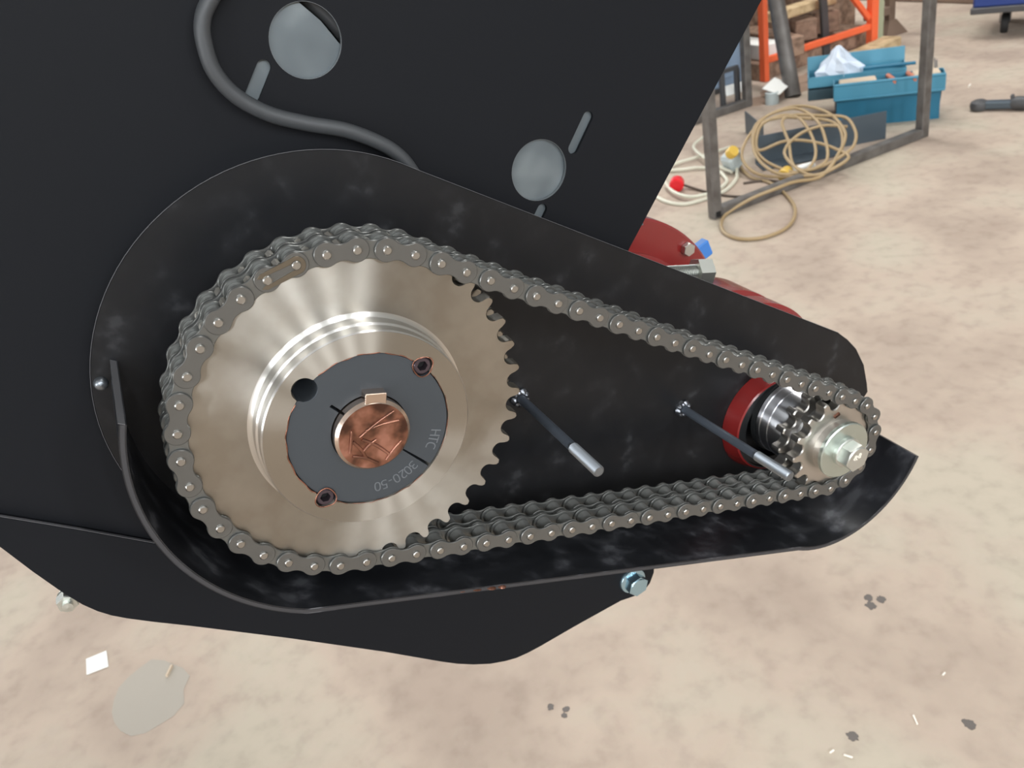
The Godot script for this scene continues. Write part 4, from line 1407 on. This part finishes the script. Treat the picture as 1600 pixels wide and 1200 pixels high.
func build_left_corner() -> void:
	var t := thing("steel_cabinet", "pale blue grey steel cabinet beyond the frame, cut off by the black panel", "cabinet", Vector3(2.75, 0, -4.0))
	var g := Geo.new()
	g.block(Vector3(1.05, 0.9, 0.5), 0.01, Transform3D(Basis(), Vector3(0, 0.48, 0)))
	put("body", g, M.cabinet, t)
	g = Geo.new()
	g.block(Vector3(0.98, 0.8, 0.015), 0.004, Transform3D(Basis(), Vector3(0, 0.48, 0.256)))
	put("door", g, M.cabinet, t)
	g = Geo.new()
	g.block(Vector3(1.0, 0.03, 0.46), 0.0, Transform3D(Basis(), Vector3(0, 0.015, 0)))
	put("plinth", g, M.dark_steel, t)
	t = thing("small_stand", "low black steel trestle in front of the pale blue cabinet", "trestle", Vector3(2.9, 0, -3.5))
	g = Geo.new()
	g.beam(Vector3(-0.22, 0.205, 0.05), Vector3(0.1, 0.205, 0.05), 0.022, 0.022, Vector3.UP, 0.002)
	put("top_bar", g, M.dark_steel, t)
	for x in [-0.2, -0.01, 0.09]:
		g = Geo.new()
		g.beam(Vector3(x, 0, 0.05), Vector3(x, 0.2, 0.05), 0.025, 0.025, Vector3.RIGHT, 0.002)
		put("leg", g, M.dark_steel, t)
	for s in [[Vector3(0.16, 0.004, 0.10), Vector3(3.16, 0.075, -3.33), 0.5, "white sheet offcut lying tilted at the foot of the leaning tube"], [Vector3(0.13, 0.004, 0.09), Vector3(3.02, 0.08, -3.50), -0.4, "white sheet offcut beside the black trestle legs"]]:
		g = Geo.new()
		g.block(s[0], 0.0)
		var o := solo("sheet_offcut", g, M.white, s[3], "offcut", s[1])
		o.rotation = Vector3(0.35, s[2], 0.1)
	t = thing("paint_tin", "small pale tin standing behind the rear frame post", "tin", Vector3(3.10, 0, -3.30))
	g = Geo.new()
	g.lathe([Vector2(0, 0.062), Vector2(0.034, 0.062), Vector2(0.036, 0.06), Vector2(0.036, 0.0)], 24, Transform3D(Basis(Vector3.RIGHT, -PI / 2), Vector3.ZERO))
	put("can", g, M.grey_plastic, t)

func build_litter() -> void:
	var g := Geo.new()
	g.prism(PackedVector2Array([Vector2(-0.571, 1.164), Vector2(-0.525, 1.160), Vector2(-0.527, 1.215), Vector2(-0.571, 1.217)]), 0.001, 0.0016, 0.0, Transform3D(Basis(Vector3(1, 0, 0), Vector3(0, 0, -1), Vector3(0, 1, 0)), Vector3.ZERO))
	solo("paper_scrap", g, M.white, "square white paper scrap on the bare floor below the black plate", "paper")
	g = Geo.new()
	g.beam(Vector3(-0.4095, 0.003, -1.046), Vector3(-0.395, 0.003, -1.072), 0.007, 0.005, Vector3.UP, 0.001)
	solo("wood_splinter", g, M.card, "small tan splinter on the blue grey floor patch near the white paper", "splinter")
	for q in [[Vector3(0.842, 0, -0.194), 0.2, 0.004, "short stubby pale metal chip on the floor, above the long bright one"], [Vector3(0.734, 0, -0.155), 1.1, 0.009, "long bright metal chip lying between two dark oil spots"],
			[Vector3(0.583, 0, -0.183), 0.0, 0.0045, "pale metal chip just below the left of the two large oil spots"], [Vector3(0.598, 0, -0.163), 2.2, 0.007, "slim pale metal chip nearest the bottom edge of the floor"], [Vector3(3.751, 0, -2.605), 0.5, 0.018, "white crumb on the floor above the dark hand tool"]]:
		g = Geo.new()
		var w: float = 0.009 if q[0].x > 2 else 0.0032
		g.beam(Vector3(-q[2], w * 0.4, 0), Vector3(q[2], w * 0.5, 0), w, w * 0.8, Vector3.UP, w * 0.15)
		var o := solo("metal_chip" if q[0].x < 2 else "white_crumb", g, M.chip, q[3], "metal chip" if q[0].x < 2 else "crumb", q[0])
		o.rotation.y = q[1]

func _ready() -> void:
	materials()
	camera_and_light()
	room()
	build_panels()
	build_guard()
	build_motor()
	build_big_sprocket()
	build_small_sprocket()
	build_chain()
	build_frame()
	build_toolbox()
	build_rack()
	build_stand()
	build_trolley()
	build_floor_tool()
	build_angle()
	build_cables()
	build_left_corner()
	build_litter()
